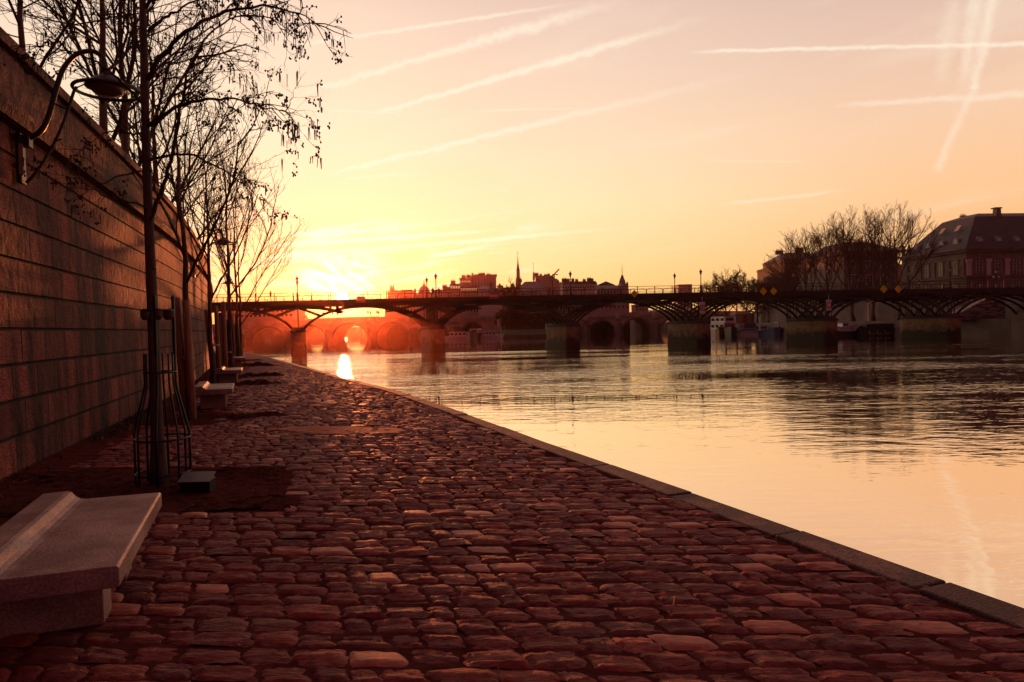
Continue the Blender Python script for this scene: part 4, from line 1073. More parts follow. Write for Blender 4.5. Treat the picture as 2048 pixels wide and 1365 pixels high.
# ------------------------------------------------------------------ generic city building
def window_set(root, wins, m, depth=.12, name='window'):
    for (x0, x1, z0, z1, y) in wins:
        mb = MB(); mb.box(((x0+x1)/2, y-depth/2-.003, (z0+z1)/2), (x1-x0, depth, z1-z0)); mb.build(name, m, root)
def bld(label, px0, px1, ytop, Y, dep, m, roof=None, rh=0.0, rm=None, zb=3.0, wins=None, name='building', cat='building', chim=0, inset=.0, wm=None, seed=0):
    """front face spans px0..px1 at distance Y; eaves at ytop; roof rises rh pixels above"""
    x0, x1 = (px0-1024)/F*Y, (px1-1024)/F*Y; zt = W((px0+px1)/2, ytop, Y).z; k = Y/F
    root = empty(name, ((x0+x1)/2, Y, zb), label, cat)
    mb = MB(); mb.box(((x0+x1)/2, Y+dep/2, (zb+zt)/2), (x1-x0, dep, zt-zb))
    mb.box(((x0+x1)/2, Y+dep/2, zt-.35), (x1-x0+.5, dep+.5, .3)); mb.build('wall', m, root)
    R_ = random.Random(seed+int(px0))
    zr = zt + rh*k
    if roof:
        mb = MB(); xc = (x0+x1)/2; w = x1-x0+.6; e = .3
        A = [(x0-e, Y-e, zt), (x1+e, Y-e, zt), (x1+e, Y+dep+e, zt), (x0-e, Y+dep+e, zt)]
        if roof == 'hip':
            i = min(w*.28, rh*k*1.1+.5) + inset*w; j = dep*.35
            B = [(x0+i, Y+j, zr), (x1-i, Y+j, zr), (x1-i, Y+dep-j, zr), (x0+i, Y+dep-j, zr)]
        elif roof == 'mansard':
            i = rh*k*.35; B = [(x0+i, Y+i, zr), (x1-i, Y+i, zr), (x1-i, Y+dep-i, zr), (x0+i, Y+dep-i, zr)]
        elif roof == 'gable':
            B = [(x0-e, Y+dep/2-.05, zr), (x1+e, Y+dep/2-.05, zr), (x1+e, Y+dep/2+.05, zr), (x0-e, Y+dep/2+.05, zr)]
        else:
            B = [(xc-.05, Y-e, zr), (xc+.05, Y-e, zr), (xc+.05, Y+dep+e, zr), (xc-.05, Y+dep+e, zr)]
        mb.v = A + B; mb.f = [(3, 2, 1, 0), (4, 5, 6, 7), (0, 1, 5, 4), (1, 2, 6, 5), (2, 3, 7, 6), (3, 0, 4, 7)]
        mb.build('roof', rm or M['slate'], root)
    for c in range(chim):
        cx = x0 + (x1-x0)*(c+.5+R_.uniform(-.3, .3))/chim; h = R_.uniform(1.2, 2.6); mb = MB(); wd = R_.uniform(1.2, 3)
        zc = zr if roof not in ('gable',) else zr-.6
        mb.box((cx, Y+dep/2, zc+h/2-.3), (wd, .9, h))
        for q in range(int(wd/.45)): mb.lathe((cx-wd/2+.25+q*.45, Y+dep/2, zc+h-.3), [(.13, 0), (.10, .6)], 5)
        mb.build('chimney', M['soot'], root)
    if wins:
        rows, cols, ya, yb, fx, fz = wins
        za, zb_ = W(px0, yb, Y).z, W(px0, ya, Y).z; ws = []
        for r_ in range(rows):
            for c in range(cols):
                cw = (x1-x0)/cols; chh = (zb_-za)/rows
                xx = x0+cw*(c+.5); zz = za+chh*(r_+.5); ws.append((xx-cw*fx/2, xx+cw*fx/2, zz-chh*fz/2, zz+chh*fz/2, Y))
        window_set(root, ws, wm or M['glassd'])
    return root
M['lit'] = mat('sun_catching_glass', (.75, .5, .28), .2, .1, 3); M['lit'].node_tree.nodes['Principled BSDF'].inputs['Emission Color'].default_value = (1, .5, .2, 1); M['lit'].node_tree.nodes['Principled BSDF'].inputs['Emission Strength'].default_value = .55  # emission stands in for sun and sky glow in the panes, no lamps inside

# skyline above the deck, left to right
bld('pale low building on the far right bank at the left, under the footbridge deck', 446, 588, 617, 340, 20, M['city'], wins=(2, 16, 620, 638, .45, .5), zb=3)
bld('grey block with flat roof left of the dome in the hazy skyline', 803, 827, 583, 430, 16, M['city'], 'mansard', 3, zb=3)
def towers():
    Y = 430; k = Y/F; X = lambda p: (p-1024)*k
    root = empty('pointed_towers', (X(787), Y, 3), 'pair of slender conical towers with steep roof in the haze right of the sun', 'tower')
    mb = MB(); z = W(787, 590, Y).z; mb.box((X(789), Y+6, (3+z)/2), (22*k, 12, z-3)); mb.build('wall', M['city'], root)
    mb = MB(); b = [(X(777), Y-.3, z), (X(801), Y-.3, z), (X(801), Y+12.3, z), (X(777), Y+12.3, z)]; t = [(X(781), Y+4, z+3), (X(797), Y+4, z+3), (X(797), Y+8, z+3), (X(781), Y+8, z+3)]
    mb.v = b+t; mb.f = [(3,2,1,0),(4,5,6,7),(0,1,5,4),(1,2,6,5),(2,3,7,6),(3,0,4,7)]; mb.build('roof', M['slate'], root)
    for px, w, ym, yt in ((785.5, 2.6, 577, 566), (790, 2.6, 578, 566), (779.5, 1.3, 585, 577), (802, 1.2, 587, 580)):
        zm = W(px, ym, Y).z; zt = W(px, yt, Y).z; mb = MB(); mb.lathe((X(px), Y-1, 0), [(w*k, 3), (w*k, zm-1.5), (w*k*1.25, zm-1.2), (w*k*.4, zm+(zt-zm)*.5), (.08, zt), (.04, zt+2.4)], 10); mb.build('tower', M['city'], root)
towers()
def dome():
    Y = 420; k = Y/F; X = lambda p: (p-1024)*k
    root = empty('domed_building', (X(849), Y, 3), 'small ribbed dome with lantern in the skyline behind the second pier lamps', 'building')
    z = W(849, 588, Y).z; mb = MB(); mb.box((X(849), Y+7, (3+z)/2), (30*k, 14, z-3)); mb.build('wall', M['city'], root)
    zt = W(849, 570, Y).z; h = zt-z; mb = MB(); mb.lathe((X(848), Y+7, z), [(12.5*k*math.cos(a), h*math.sin(a)) for a in [i*math.pi/2/8 for i in range(8)]] + [(.5, h)], 16); mb.build('dome', M['zinc'], root, smooth=True)
    mb = MB(); mb.lathe((X(848), Y+7, zt-.2), [(2.8*k, 0), (2.6*k, .8), (1.2*k, 1.2), (.3, 1.6), (.05, 4.2)], 8); mb.build('lantern', M['soot'], root)
    mb = MB(); mb.box((X(831), Y+4, z+1), (3*k, 1.5, 5)); mb.build('chimney', M['soot'], root)
dome()
SK = [ # label, px0, px1, ytop, Y, dep, mat, roof, rh, wins, chim
 ('low dark roofed building just right of the dome', 862, 876, 586, 400, 12, 'city', 'gable', 3, None, 1),
 ('pale narrow building behind the second pier near lamp', 875, 889, 581, 395, 12, 'city2', 'gable', 3, None, 0),
 ('stepped building with a dark slab roof and small chimney left of the lit windows', 888, 904, 576, 390, 14, 'city', 'mansard', 2, None, 2),
 ('building with sunlit upper windows left of the big block', 903, 923, 570, 380, 14, 'city', 'gable', 4, (1, 4, 572, 578, .6, .8), 1),
 ('step of the big block with a row of small windows', 922, 944, 556, 410, 18, 'city', None, 0, (1, 6, 561, 566, .4, .8), 2),
 ('largest flat topped apartment block of the skyline with vertical pilasters', 943, 994, 550.5, 412, 20, 'city', None, 0, None, 8),
 ('long building with a white fronted row of lit windows below the largest block', 924, 957, 575, 360, 12, 'city', 'mansard', 2, (1, 8, 577, 582, .5, .8), 0),
 ('pale sheet roofed building below the largest block', 957, 986, 579, 350, 12, 'city2', 'hip', 7, None, 0),
 ('small dark gabled house right of the pale sheet roof', 978, 1000, 582, 345, 12, 'city', 'hip', 9, None, 1),
 ('flat dark block between the largest block and the sharp spire', 997, 1008, 571, 395, 12, 'city', None, 0, None, 1),
 ('long low dark roof left of the sharp spire', 1003, 1036, 581, 370, 14, 'city', 'mansard', 6, None, 1),
 ('big pale sheet roof with a sloping left side just right of the sharp spire', 1036, 1094, 579, 352, 16, 'city2', 'hip', 17, None, 2),
 ('small dark hipped roof in front of the big pale roof', 1046, 1076, 584, 340, 10, 'city', 'hip', 10, None, 0),
 ('dark block with chimneys left of the orange crane', 1074, 1107, 551.5, 410, 16, 'city', None, 0, None, 4),
 ('narrow stepped block behind the orange crane', 1106, 1117, 559, 405, 14, 'city', 'gable', 3, None, 1),
 ('low stepped block between crane and third pier near lamp', 1116, 1128, 567, 400, 14, 'city', None, 0, None, 2),
 ('long pale block topped by many chimneys right of the third pier lamps', 1127, 1196, 569, 372, 16, 'city2', 'mansard', 6, (2, 14, 572, 584, .45, .6), 7),
 ('building with a pointed gable left of the corner turret', 1196, 1232, 571, 390, 16, 'city2', 'front', 8, None, 0),
]
for i, (lab, a, b, yt, Y, dep, mm, rf, rh, wn, ch) in enumerate(SK):
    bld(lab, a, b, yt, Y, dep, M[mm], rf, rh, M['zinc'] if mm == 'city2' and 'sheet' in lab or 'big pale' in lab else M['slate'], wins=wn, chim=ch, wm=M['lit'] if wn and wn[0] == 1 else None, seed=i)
# pilasters of the big block
Y = 412; k = Y/F; big = [o for o in bpy.data.objects if o.get('label', '').startswith('largest flat')][0]
for p in range(945, 994, 6):
    z = W(p, 552, Y).z; mb = MB(); mb.box(((p-1024)*k, Y-.12, (z+14)/2), (.9, .236, z-14)); mb.build('pilaster', M['city2'], big)
# long roof and corner turret on the right of the island
bld('long low grey roofed hall running up to the corner turret', 1196, 1247, 577, 345, 14, M['city'], 'gable', 7, M['slate'], wins=(1, 8, 579, 592, .5, .6))
def turret():
    Y = 345; k = Y/F; X = lambda p: (p-1024)*k
    root = empty('corner_turret', (X(1250), Y, 3), 'pointed corner turret with pale finial at the right end of the island skyline', 'tower')
    z = W(1250, 567, Y).z; mb = MB(); mb.box((X(1251.5), Y+5, (3+z)/2), (15*k, 10, z-3)); mb.build('wall', M['city'], root)
    mb = MB(); mb.lathe((X(1250), Y+5, z), [(7*k, 0), (6*k, 1.5), (2.8*k, 3.6), (1.8*k, 4.5)], 4); mb.build('roof', M['slate'], root)
    mb = MB(); mb.lathe((X(1250), Y+5, z+4.4), [(1.2*k, 0), (1.2*k, 2), (.3, 2.6), (.05, 6)], 6); mb.build('finial', M['lit'], root)  # finial given the same painted emissive glow as the windows
    mb = MB(); mb.box((X(1258.5), Y+3, z-.6), (1.6*k, 2, 3)); mb.build('chimney', M['soot'], root)
turret()
def spire(px, w, yb, ys, yt, yc, Y, lab, scaffold=False):
    k = Y/F; x = (px-1024)*k; root = empty('church_spire', (x, Y, 4), lab, 'spire')
    zs, zt, zc = W(px, ys, Y).z, W(px, yt, Y).z, W(px, yc, Y).z; zb = W(px, yb, Y).z
    mb = MB(); mb.lathe((x, Y, 0), [(w*k*1.3, 4), (w*k*1.3, zb), (w*k, zb+.3), (w*k*.95, zs)], 8); mb.build('tower', M['city'], root)
    mb = MB(); mb.lathe((x, Y, 0), [(w*k*1.05, zs), (w*k*.75, zs+(zt-zs)*.12), (w*k*.28, zs+(zt-zs)*.6), (.15, zt)], 8); 
    mb.lathe((x, Y, 0), [(.10, zt-.3), (.06, zc)], 5); mb.box((x, Y, zt+(zc-zt)*.6), (1.3, .15, .15)); mb.build('spire_roof', M['slate'], root)
    mb = MB()
    for q in range(8):
        a = 2*math.pi*q/8; mb.lathe((x+w*k*1.25*math.cos(a), Y+w*k*1.25*math.sin(a), zb if not scaffold else zb+1), [(.35, 0), (.3, 2.5), (.03, 6)], 4)
    mb.build('pinnacles', M['city'], root)
spire(1039.2, 3.6, 573, 541, 513, 502, 400, 'tall sharp gothic spire, the highest point of the skyline')
spire(1070, 1.0, 560, 556, 531, 526, 520, 'thin distant spire right of the tall sharp one')
# crane
Y = 400; k = Y/F; root = empty('tower_crane', W(1108, 560, Y), 'small orange crane boom above the roofs left of the third pier lamps', 'crane')
def XZ(px, py, Y=400): return W(px, py, Y)
mb = MB(); mb.bar(XZ(1105.5, 552), XZ(1118.5, 538.5), 1.5*k, 2.6*k); mb.build('boom', M['orange'], root)
mb = MB(); mb.bar(XZ(1108.5, 575), XZ(1108.5, 549), 2.2*k, 2.2*k); mb.bar(XZ(1104, 549.5), XZ(1115, 549.5), 1.5*k, 1.6*k); mb.build('mast', M['orange'], root)
mb = MB(); c = XZ(1114.5, 549.8); mb.box(tuple(c), (2.2*k, 1, 2.4*k)); mb.build('counterweight', M['blackp'], root)

# below the deck, behind the stone bridge
bld('long grey facade behind the left arm of the stone bridge, under the deck', 771, 884, 606, 322, 12, M['city'], wins=(2, 18, 610, 626, .4, .6))
bld('facade with tall pale windows at the tip of the island behind the stone bridge', 884, 960, 604, 318, 12, M['city'], 'mansard', 3, M['slate'], wins=(2, 12, 609, 628, .35, .6))
bld('pale pedimented house of the island square with tall white windows', 958, 1004, 603, 308, 12, M['city2'], 'hip', 5, M['slate'], wins=(2, 7, 606, 630, .35, .7), wm=M['paint'])
bld('broad dark building behind the right arm of the stone bridge', 1110, 1260, 598, 330, 14, M['city'], wins=(2, 18, 602, 622, .4, .55))
bld('separate small building behind the right arm with sky on both sides', 1272, 1298, 609, 360, 12, M['city'], None, 0, wins=(2, 4, 611, 622, .4, .5), zb=3)
bld('pale modern tower block standing alone above the footbridge near the fourth pier', 1359, 1386, 569, 640, 20, M['city2'], None, 0, wins=(3, 6, 571, 590, .6, .35), zb=4)
bld('low roofs behind the far bank trees right of the pale tower', 1300, 1420, 622, 420, 14, M['city'], 'gable', 3, zb=4)

# ------------------------------------------------------------------ far bank palace with mansard roof
def palace():
    C = Vector((110, 165, 6.3)); root = empty('palace_pavilion', C, 'grand stone palace pavilion with dark mansard roof at the right edge', 'building')
    ez = W(1937, 497, 165).z; rz = W(1940, 438, 178).z; th = .08
    u = Vector((math.cos(th), math.sin(th), 0)); v = Vector((-3.5, 21, 0)).normalized(); LR, LL = 60, 21.3
    def P(a, b, z, o=0.0): # a along right facade, b along left facade, outward offset o
        return Vector((C.x, C.y, 0)) + u*a + v*b + Vector((0, 0, z))
    nR = Vector((u.y, -u.x, 0)); nL = Vector((-v.y, v.x, 0))
    if nL.x > 0: nL = -nL
    mb = MB(); mb.sweep([P(0, 0, 6.2), P(LR, 0, 6.2), P(LR, LL, 6.2), P(0, LL, 6.2)], (0, 0, ez-6.2)); mb.build('wall', M['palace'], root)
    # entablature and plinth bands
    for z0, z1, o, nm_ in ((ez-.9, ez-.35, .55, 'cornice'), (ez-.35, ez+.15, .95, 'cornice'), (ez-2.6, ez-2.2, .3, 'string_course'), (11.2, 11.6, .35, 'string_course'), (6.4, 7.2, .4, 'plinth')):
        mb = MB(); q0 = P(0, 0, z0) + nR*o + nL*o; q1 = P(LR, 0, z0) + nR*o; q2 = P(0, LL, z0) + nL*o
        mb.v = []; mb.sweep([q0, q1, P(LR, .3, z0), P(.3, .3, z0), P(.3, LL, z0), q2], (0, 0, z1-z0)); mb.build(nm_, M['palace'], root)
    # roof
    mb = MB(); i1, z1 = 1.2, ez+1.2; A = [P(-.3, -.3, ez+.15), P(LR, -.3, ez+.15), P(LR, LL, ez+.15), P(-.3, LL, ez+.15)]
    B = [P(7.5, 5.8, rz-.4), P(LR, 5.8, rz-.4), P(LR, LL-5, rz-.4), P(7.5, LL-5, rz-.4)]
    Tt = [P(11, 8.8, rz+.8), P(LR, 8.8, rz+.8), P(LR, LL-8, rz+.8), P(11, LL-8, rz+.8)]
    mb.v = [tuple(x) for x in A+B+Tt]; mb.f = [(0,1,5,4),(1,2,6,5),(2,3,7,6),(3,0,4,7),(4,5,9,8),(5,6,10,9),(6,7,11,10),(7,4,8,11),(8,9,10,11)]
    rf = mb.build('roof', M['slate'], root)
    # dormers on both slopes
    def dormer(c, n, t):
        mb = MB(); b = c; 
        for s_, zz, w, h, o in ((0, 0, 1.8, 1.9, 0),):
            q = [b + t*(w/2*math.cos(a)) + Vector((0, 0, .9 + 1.05*math.sin(a))) for a in [math.pi*k/8 for k in range(9)]]
            q = [b + t*w/2, *q, b - t*w/2]; mb.sweep([p + n*.1 for p in q], -n*2.6)
        d = mb.build('dormer', M['zinc'], rf)
        mb = MB(); q = [b + t*(.55*math.cos(a)) + Vector((0, 0, .85 + .7*math.sin(a))) for a in [2*math.pi*k/10 for k in range(10)]]
        mb.sweep([p + n*.14 for p in q], -n*.035); mb.build('dormer_window', M['paint'], rf)
    for a in (4.5, 9.3, 14.1, 19): dormer(P(a, 1.0, ez+1.1), nR, u)
    for b in (4.5, 9, 13.5, 17.5): dormer(P(1.2, b, ez+1.1), nL, v)
    for a in (13.5,):
        mb = MB(); c = P(a, 5.4, rz-.5); mb.sweep([c - u*.7, c + u*.7, c + u*.5 + Vector((0, 0, 2.2)), c - u*.5 + Vector((0, 0, 2.2))], v*1.2)
        mb.sweep([c - u*.9 + Vector((0, 0, 2.0)), c + u*.9 + Vector((0, 0, 2.0)), c + u*.9 + Vector((0, 0, 2.3)), c - u*.9 + Vector((0, 0, 2.3))], v*1.4); mb.build('chimney', M['soot'], root)
    for b, c_ in ((6.5, 0), (11.5, 0)):
        q = P(3.8, b, ez + (rz-ez)*.56); mb = MB(); mb.sweep([q + nL*.3, q + v*1.2 + nL*.3, q + v*1.2 + nL*-.8 + Vector((0, 0, 1.4)), q + nL*-.8 + Vector((0, 0, 1.4))], nL*.06 + Vector((0, 0, .12))); mb.build('skylight', M['paint'], rf)
    # windows and pilasters
    def win(c, n, t, w, h, dark=True):
        mb = MB(); mb.sweep([c - t*(w/2+.25) - Vector((0,0,.3)), c + t*(w/2+.25) - Vector((0,0,.3)), c + t*(w/2+.25) + Vector((0,0,h+.25)), c - t*(w/2+.25) + Vector((0,0,h+.25))], n*.12); o = mb.build('window', M['palace'], root)
        mb = MB(); mb.sweep([c - t*w/2, c + t*w/2, c + t*w/2 + Vector((0,0,h)), c - t*w/2 + Vector((0,0,h))], n*.135); mb.build('pane', M['glassd'], o)
        mb = MB()
        for s_ in (-.48, 0, .48): mb.bar(c + t*w*s_ + n*.17, c + t*w*s_ + n*.17 + Vector((0,0,h)), .09, .09)
        for q in range(1, 5): mb.bar(c - t*w/2 + n*.17 + Vector((0,0,h*q/5)), c + t*w/2 + n*.17 + Vector((0,0,h*q/5)), .06, .06)
        mb.build('glazing_bars', M['paint'], o)
    for a in (3.2, 8.0, 12.8, 17.6, 22.4): win(P(a, 0, 12.0), nR, u, 1.7, 3.9); win(P(a, 0, 7.6), nR, u, 1.5, 2.2)
    for b in (3.2, 7.8, 12.4, 17.0): win(P(0, b, 12.0), nL, v, 1.5, 3.9); win(P(0, b, 7.6), nL, v, 1.4, 2.2)
    for a in (.6, 5.6, 10.4, 15.2, 20.0):
        c = P(a, 0, 11.62); mb = MB(); mb.sweep([c - u*.55, c + u*.55, c + u*.55 + Vector((0,0,ez-2.6-11.63)), c - u*.55 + Vector((0,0,ez-2.6-11.63))], nR*.28)
        c2 = c + Vector((0, 0, ez-3.4-11.6)); mb.sweep([c2 - u*.75, c2 + u*.75, c2 + u*.75 + Vector((0,0,.79)), c2 - u*.75 + Vector((0,0,.79))], nR*.42); mb.build('pilaster', M['city2'], root)
    for b in (.9, 5.5, 10.1, 14.7, 19.6):
        c = P(0, b, 11.62); mb = MB(); mb.sweep([c - v*.55, c + v*.55, c + v*.55 + Vector((0,0,ez-2.6-11.63)), c - v*.55 + Vector((0,0,ez-2.6-11.63))], nL*.28); mb.build('pilaster', M['palace'], root)
    for b in (20.4, 18.3):
        c = P(-.2, b, ez+.15); mb = MB(); mb.lathe(tuple(c), [(.5, 0), (.5, .3), (.2, .6), (.75, 1.4), (.55, 2.0), (.25, 2.2), (.35, 2.6), (.05, 3.1)], 8); mb.build('urn', M['soot'], root)
palace()
bld('plain pale attic block with chimneys rising behind the palace roof', 1937, 2075, 441, 230, 14, M['city2'], 'mansard', 4, M['zinc'], zb=6, chim=4)

def mint():
    C = Vector(((1690-1024)/F*200, 200, 6)); root = empty('long_stone_building', C, 'long classical stone building with tall windows behind the far bank trees', 'building')
    ez = W(1690, 508, 200).z; X1 = (1794-1024)/F*200 + 1.0
    mb = MB(); mb.slab([(C.x, 200), (X1, 201), (X1+5, 225), (C.x+3.4, 228)], 5, ez); mb.slab([(C.x, 200.4), (C.x+3.4, 228), (C.x+.7, 240), (C.x-2, 219)], 5, ez-.4); mb.build('wall', M['palace'], root)
    mb = MB(); mb.slab([(C.x-.7, 199.3), (X1+.7, 200.3), (X1+.7, 226), (C.x-.7, 229)], ez+.002, ez+.8); mb.slab([(C.x-.3, 199.6), (X1+.3, 200.6), (X1, 212), (C.x, 212)], ez-1.5, ez-1.1); mb.build('cornice', M['palace'], root)
    mb = MB(); zr = W(1745, 486, 210).z; b = [(C.x-.4, 199.6, ez+.8), (X1+.4, 200.6, ez+.8), (X1+4, 226, ez+.8), (C.x, 228, ez+.8)]; t = [(C.x+3, 207, zr), (X1-6, 207, zr), (X1-4, 219, zr), (C.x+3, 219, zr)]
    mb.v = b+t; mb.f = [(3,2,1,0),(4,5,6,7),(0,1,5,4),(1,2,6,5),(2,3,7,6),(3,0,4,7)]; mb.build('roof', M['slate'], root)
    for c in (1710, 1741, 1770):
        for y0, y1, w in ((523, 534, 1.5), (551, 570, 1.7)):
            x = (c-1024)/F*200.3; z1, z0 = W(c, y0, 200).z, W(c, y1, 200).z; y = 200 + (x-C.x)/(X1-C.x)*1.0
            mb = MB(); mb.box((x, y-.06, (z0+z1)/2), (w+.5, .11, z1-z0+.5)); o = mb.build('window', M['city2'], root)
            mb = MB(); mb.box((x, y-.13, (z0+z1)/2), (w, .06, z1-z0)); mb.build('pane', M['glassd'], o)
            mb = MB(); 
            for s_ in (-.5, 0, .5): mb.box((x+s_*w, y-.18, (z0+z1)/2), (.1, .06, z1-z0))
            for s_ in (.25, .5, .75): mb.box((x, y-.18, z0+(z1-z0)*s_), (w, .06, .08))
            mb.build('glazing_bars', M['paint'], o)
mint()
bld('dark steep roofed building at the left end of the long stone building', 1571, 1655, 517, 236, 20, M['capdark'], 'hip', 16, M['slate'], zb=6, chim=2)
bld('lower dark building stepping down toward the bushy trees', 1548, 1576, 535, 250, 16, M['capdark'], 'mansard', 2, M['slate'], zb=6)
bld('narrow stone house between the palace and the long stone building', 1790, 1812, 530, 228, 14, M['neuf'], 'gable', 5, M['slate'], zb=6, chim=1)
bld('small brick quay kiosk with a red door behind the moored barges', 1472, 1503, 628, 232, 5, M['city'], 'mansard', 3, M['city2'], zb=1.1)
x = (1490-1024)/F*231.8; mb = MB(); mb.box((x, 231.9, 2.4), (1.2, .15, 2.6)); kr = [o for o in bpy.data.objects if o.get('label', '').startswith('small brick quay')][0]; mb.build('door', M['redp'], kr)

# ------------------------------------------------------------------ far trees
FC = dict(levels=4, seg=4, wob=.08, up=[0, .09, .07, .05, .03], kids=[0, 8, 6, 4, 0], ang=[0, .5, .55, .55, .6], ratio=[0, .5, .5, .55, .5], t0=.22, rmin=.035, sides=[6, 4, 3, 3, 3])
for i, (px, Y, ytop, zb, lean, lab, mang) in enumerate([
        (1800, 160, 402, 1.15, (-1.0, 0), 'tallest bare tree of the far bank, its fan crown touching the palace roof', .5),
        (1748, 163, 412, 1.15, (.3, 0), 'tall bare tree of the far bank, second from the palace', .42),
        (1708, 168, 416, 1.15, (-2.2, 0), 'tall bare leaning tree of the far bank behind the white cruiser', .45),
        (1655, 178, 440, 1.15, (0, 0), 'tall bare tree in front of the long stone building, third from the left', .45),
        (1612, 186, 448, 1.15, (0, 0), 'tall bare tree above the fifth pier', .45),
        (1575, 205, 492, 1.15, (0, 0), 'shorter bare tree where the tall row begins on the left', .5)]):
    X = (px-1024)/F*Y; h = W(px, ytop, Y).z - zb
    c2 = dict(FC); c2['rmin'] = .013
    make_tree('plane_tree', lab, 'tall bare trees along the far bank', (X, Y, zb), h*.87, .48, .28, c2, 120+i, M['bark2'], M['twig2'], lean=lean, nmain=11, mainL=.5, mang=mang*1.25)
BC2 = dict(levels=4, seg=3, wob=.14, up=[0, .05, .05, .04, .03], kids=[0, 8, 6, 4, 0], ang=[0, .6, .6, .6, .6], ratio=[0, .55, .55, .55, .5], t0=.1, rmin=.035, sides=[5, 4, 3, 3, 3])
bush = [(1432, 245, 552), (1452, 240, 542), (1474, 236, 540), (1494, 240, 548), (1516, 232, 556), (1538, 226, 553), (1562, 220, 545)]
ord_ = ['leftmost', 'second', 'third', 'fourth', 'fifth', 'sixth', 'rightmost']
for i, (px, Y, yt) in enumerate(bush):
    X = (px-1024)/F*Y; h = W(px, yt, Y).z - 1.15
    make_tree('bushy_tree', '%s of the dense twiggy trees above the footbridge between the pale tower and dark building' % ord_[i], 'dense bare trees beyond the moored boats', (X, Y, 1.1), h*.95, .35, .2, BC2, 150+i, M['bark2'], M['twig2'], nmain=12, mainL=.46, mang=.9)
isl = [(1006, 262, 622), (1019, 252, 612), (1032, 258, 606), (1046, 250, 608), (1059, 256, 604), (1073, 249, 607), (1087, 254, 606), (1099, 262, 610)]
for i, (px, Y, yt) in enumerate(isl):
    X = (px-1024)/F*Y; h = W(px, yt, Y).z - .2
    c2 = dict(BC2); c2['rmin'] = .055; c2['kids'] = [0, 8, 6, 4, 0]
    make_tree('island_tree', 'bare brown tree on the island point, number %s from the left of the clump' % ['one', 'two', 'three', 'four', 'five', 'six', 'seven', 'eight'][i], 'trees massed on the point of the island', (X, Y, .1), h*.98, .3, .08, c2, 170+i, M['bark2'], M['twig2'], nmain=12, mainL=.5, mang=.95)
# small trees on the right bank under the deck and one by the spire
for i, (px, Y, yt, lab) in enumerate([(612, 345, 630, 'small hazy tree behind the stone bridge left of the sun'), (1026, 350, 566, 'small bare tree on the skyline left of the sharp spire')]):
    X = (px-1024)/F*Y; h = W(px, yt, Y).z - 4
    c2 = dict(BC2); c2['rmin'] = .08
    make_tree('hazy_tree', lab, None, (X, Y, 4), h, .3, .3, c2, 190+i, M['bark2'], M['twig2'], nmain=9, mainL=.35, mang=.8)

# ------------------------------------------------------------------ boats
def hull(mb, L, B, H, bow=.35, sheer=.35, n=14, dr=.25, flat=.0):
    """x along the length, bow at +L/2"""
    rows = []
    for i in range(n+1):
        t = i/n; x = -L/2 + L*t
        b = B/2 * (1 if t < 1-bow else math.sqrt(max(0, 1-((t-(1-bow))/bow)**2.2)))
        if t < .12: b *= .86 + .14*t/.12
        z = H + sheer*max(0, (t-.45)/.55)**2 + .12*max(0, .2-t)*5
        b = max(b, .03)
        rows.append([(x + .5*(t > .95), -b, z), (x, -b*.8, -dr), (x, b*.8, -dr), (x + .5*(t > .95), b, z)])
    b0 = len(mb.v)
    for r_ in rows: mb.v += r_
    for i in range(n):
        a = b0+4*i
        for j in range(3): mb.f.append((a+j, a+j+1, a+4+j+1, a+4+j))
        mb.f.append((a+3, a, a+4, a+7))
    mb.f.append((b0, b0+3, b0+2, b0+1)); e = b0+4*n; mb.f.append((e, e+1, e+2, e+3))
def boat(lab, pos, L, B, H, rz, hm, cabins=(), rail=False, mast=None, sheer=.4, bow=.35, name='moored_boat', stripe=None):
    root = empty(name, (pos[0], pos[1], WZ), lab, 'boat', None, rz)
    LOC[root.name] = Vector((0, 0, 0))
    mb = MB(); hull(mb, L, B, H, bow, sheer); h = mb.build('hull', hm, root)
    if stripe:
        mb = MB()
        for z in (H*.55,):
            pts = []
            for i in range(15):
                t = i/14; b = B/2*(1 if t < 1-bow else math.sqrt(max(0, 1-((t-(1-bow))/bow)**2.2))); b = max(b*.95, .05); pts.append((-L/2+L*t, -b-.03, H-.22 + sheer*max(0, (t-.45)/.55)**2))
            mb.tube(pts, .09, 5); mb.tube([(p[0], -p[1], p[2]) for p in pts], .09, 5)
        mb.build('rubbing_strake', stripe, h)
    for (x0, x1, w, z0, z1, m, nwin) in cabins:
        mb = MB(); mb.box(((x0+x1)/2, 0, H+(z0+z1)/2), (x1-x0, w, z1-z0)); mb.box(((x0+x1)/2, 0, H+z1+.05), (x1-x0+.3, w+.3, .1)); c = mb.build('cabin', m, root)
        for s_ in (-1, 1):
            for k in range(nwin):
                wx = (x1-x0)/nwin; cx = x0+wx*(k+.5); mb = MB(); mb.box((cx, s_*(w/2+.02), H+z0+(z1-z0)*.55), (wx*.66, .05, (z1-z0)*.42)); mb.build('cabin_window', M['glassd'], c)
        if nwin:
            mb = MB(); mb.box((x0-.03, 0, H+z0+(z1-z0)*.55), (.06, w*.7, (z1-z0)*.4)); mb.build('cabin_window', M['glassd'], c)
            mb = MB(); mb.box((x1+.03, 0, H+z0+(z1-z0)*.55), (.06, w*.7, (z1-z0)*.4)); mb.build('cabin_window', M['glassd'], c)
    if rail:
        for s_ in (-1, 1):
            mb = MB()
            for k in range(9):
                x = -L*.42+L*.7*k/8; mb.bar((x, s_*B*.46, H), (x, s_*B*.46, H+.9), .05)
            mb.bar((-L*.42, s_*B*.46, H+.9), (L*.28, s_*B*.46, H+.9), .05)
            mb.build('rail', M['white'], root)
    if mast:
        mb = MB(); mb.tube([(mast[0], 0, H), (mast[0], 0, H+mast[1])], [.09, .05], 6); mb.build('mast', M['white'], root)
    return root
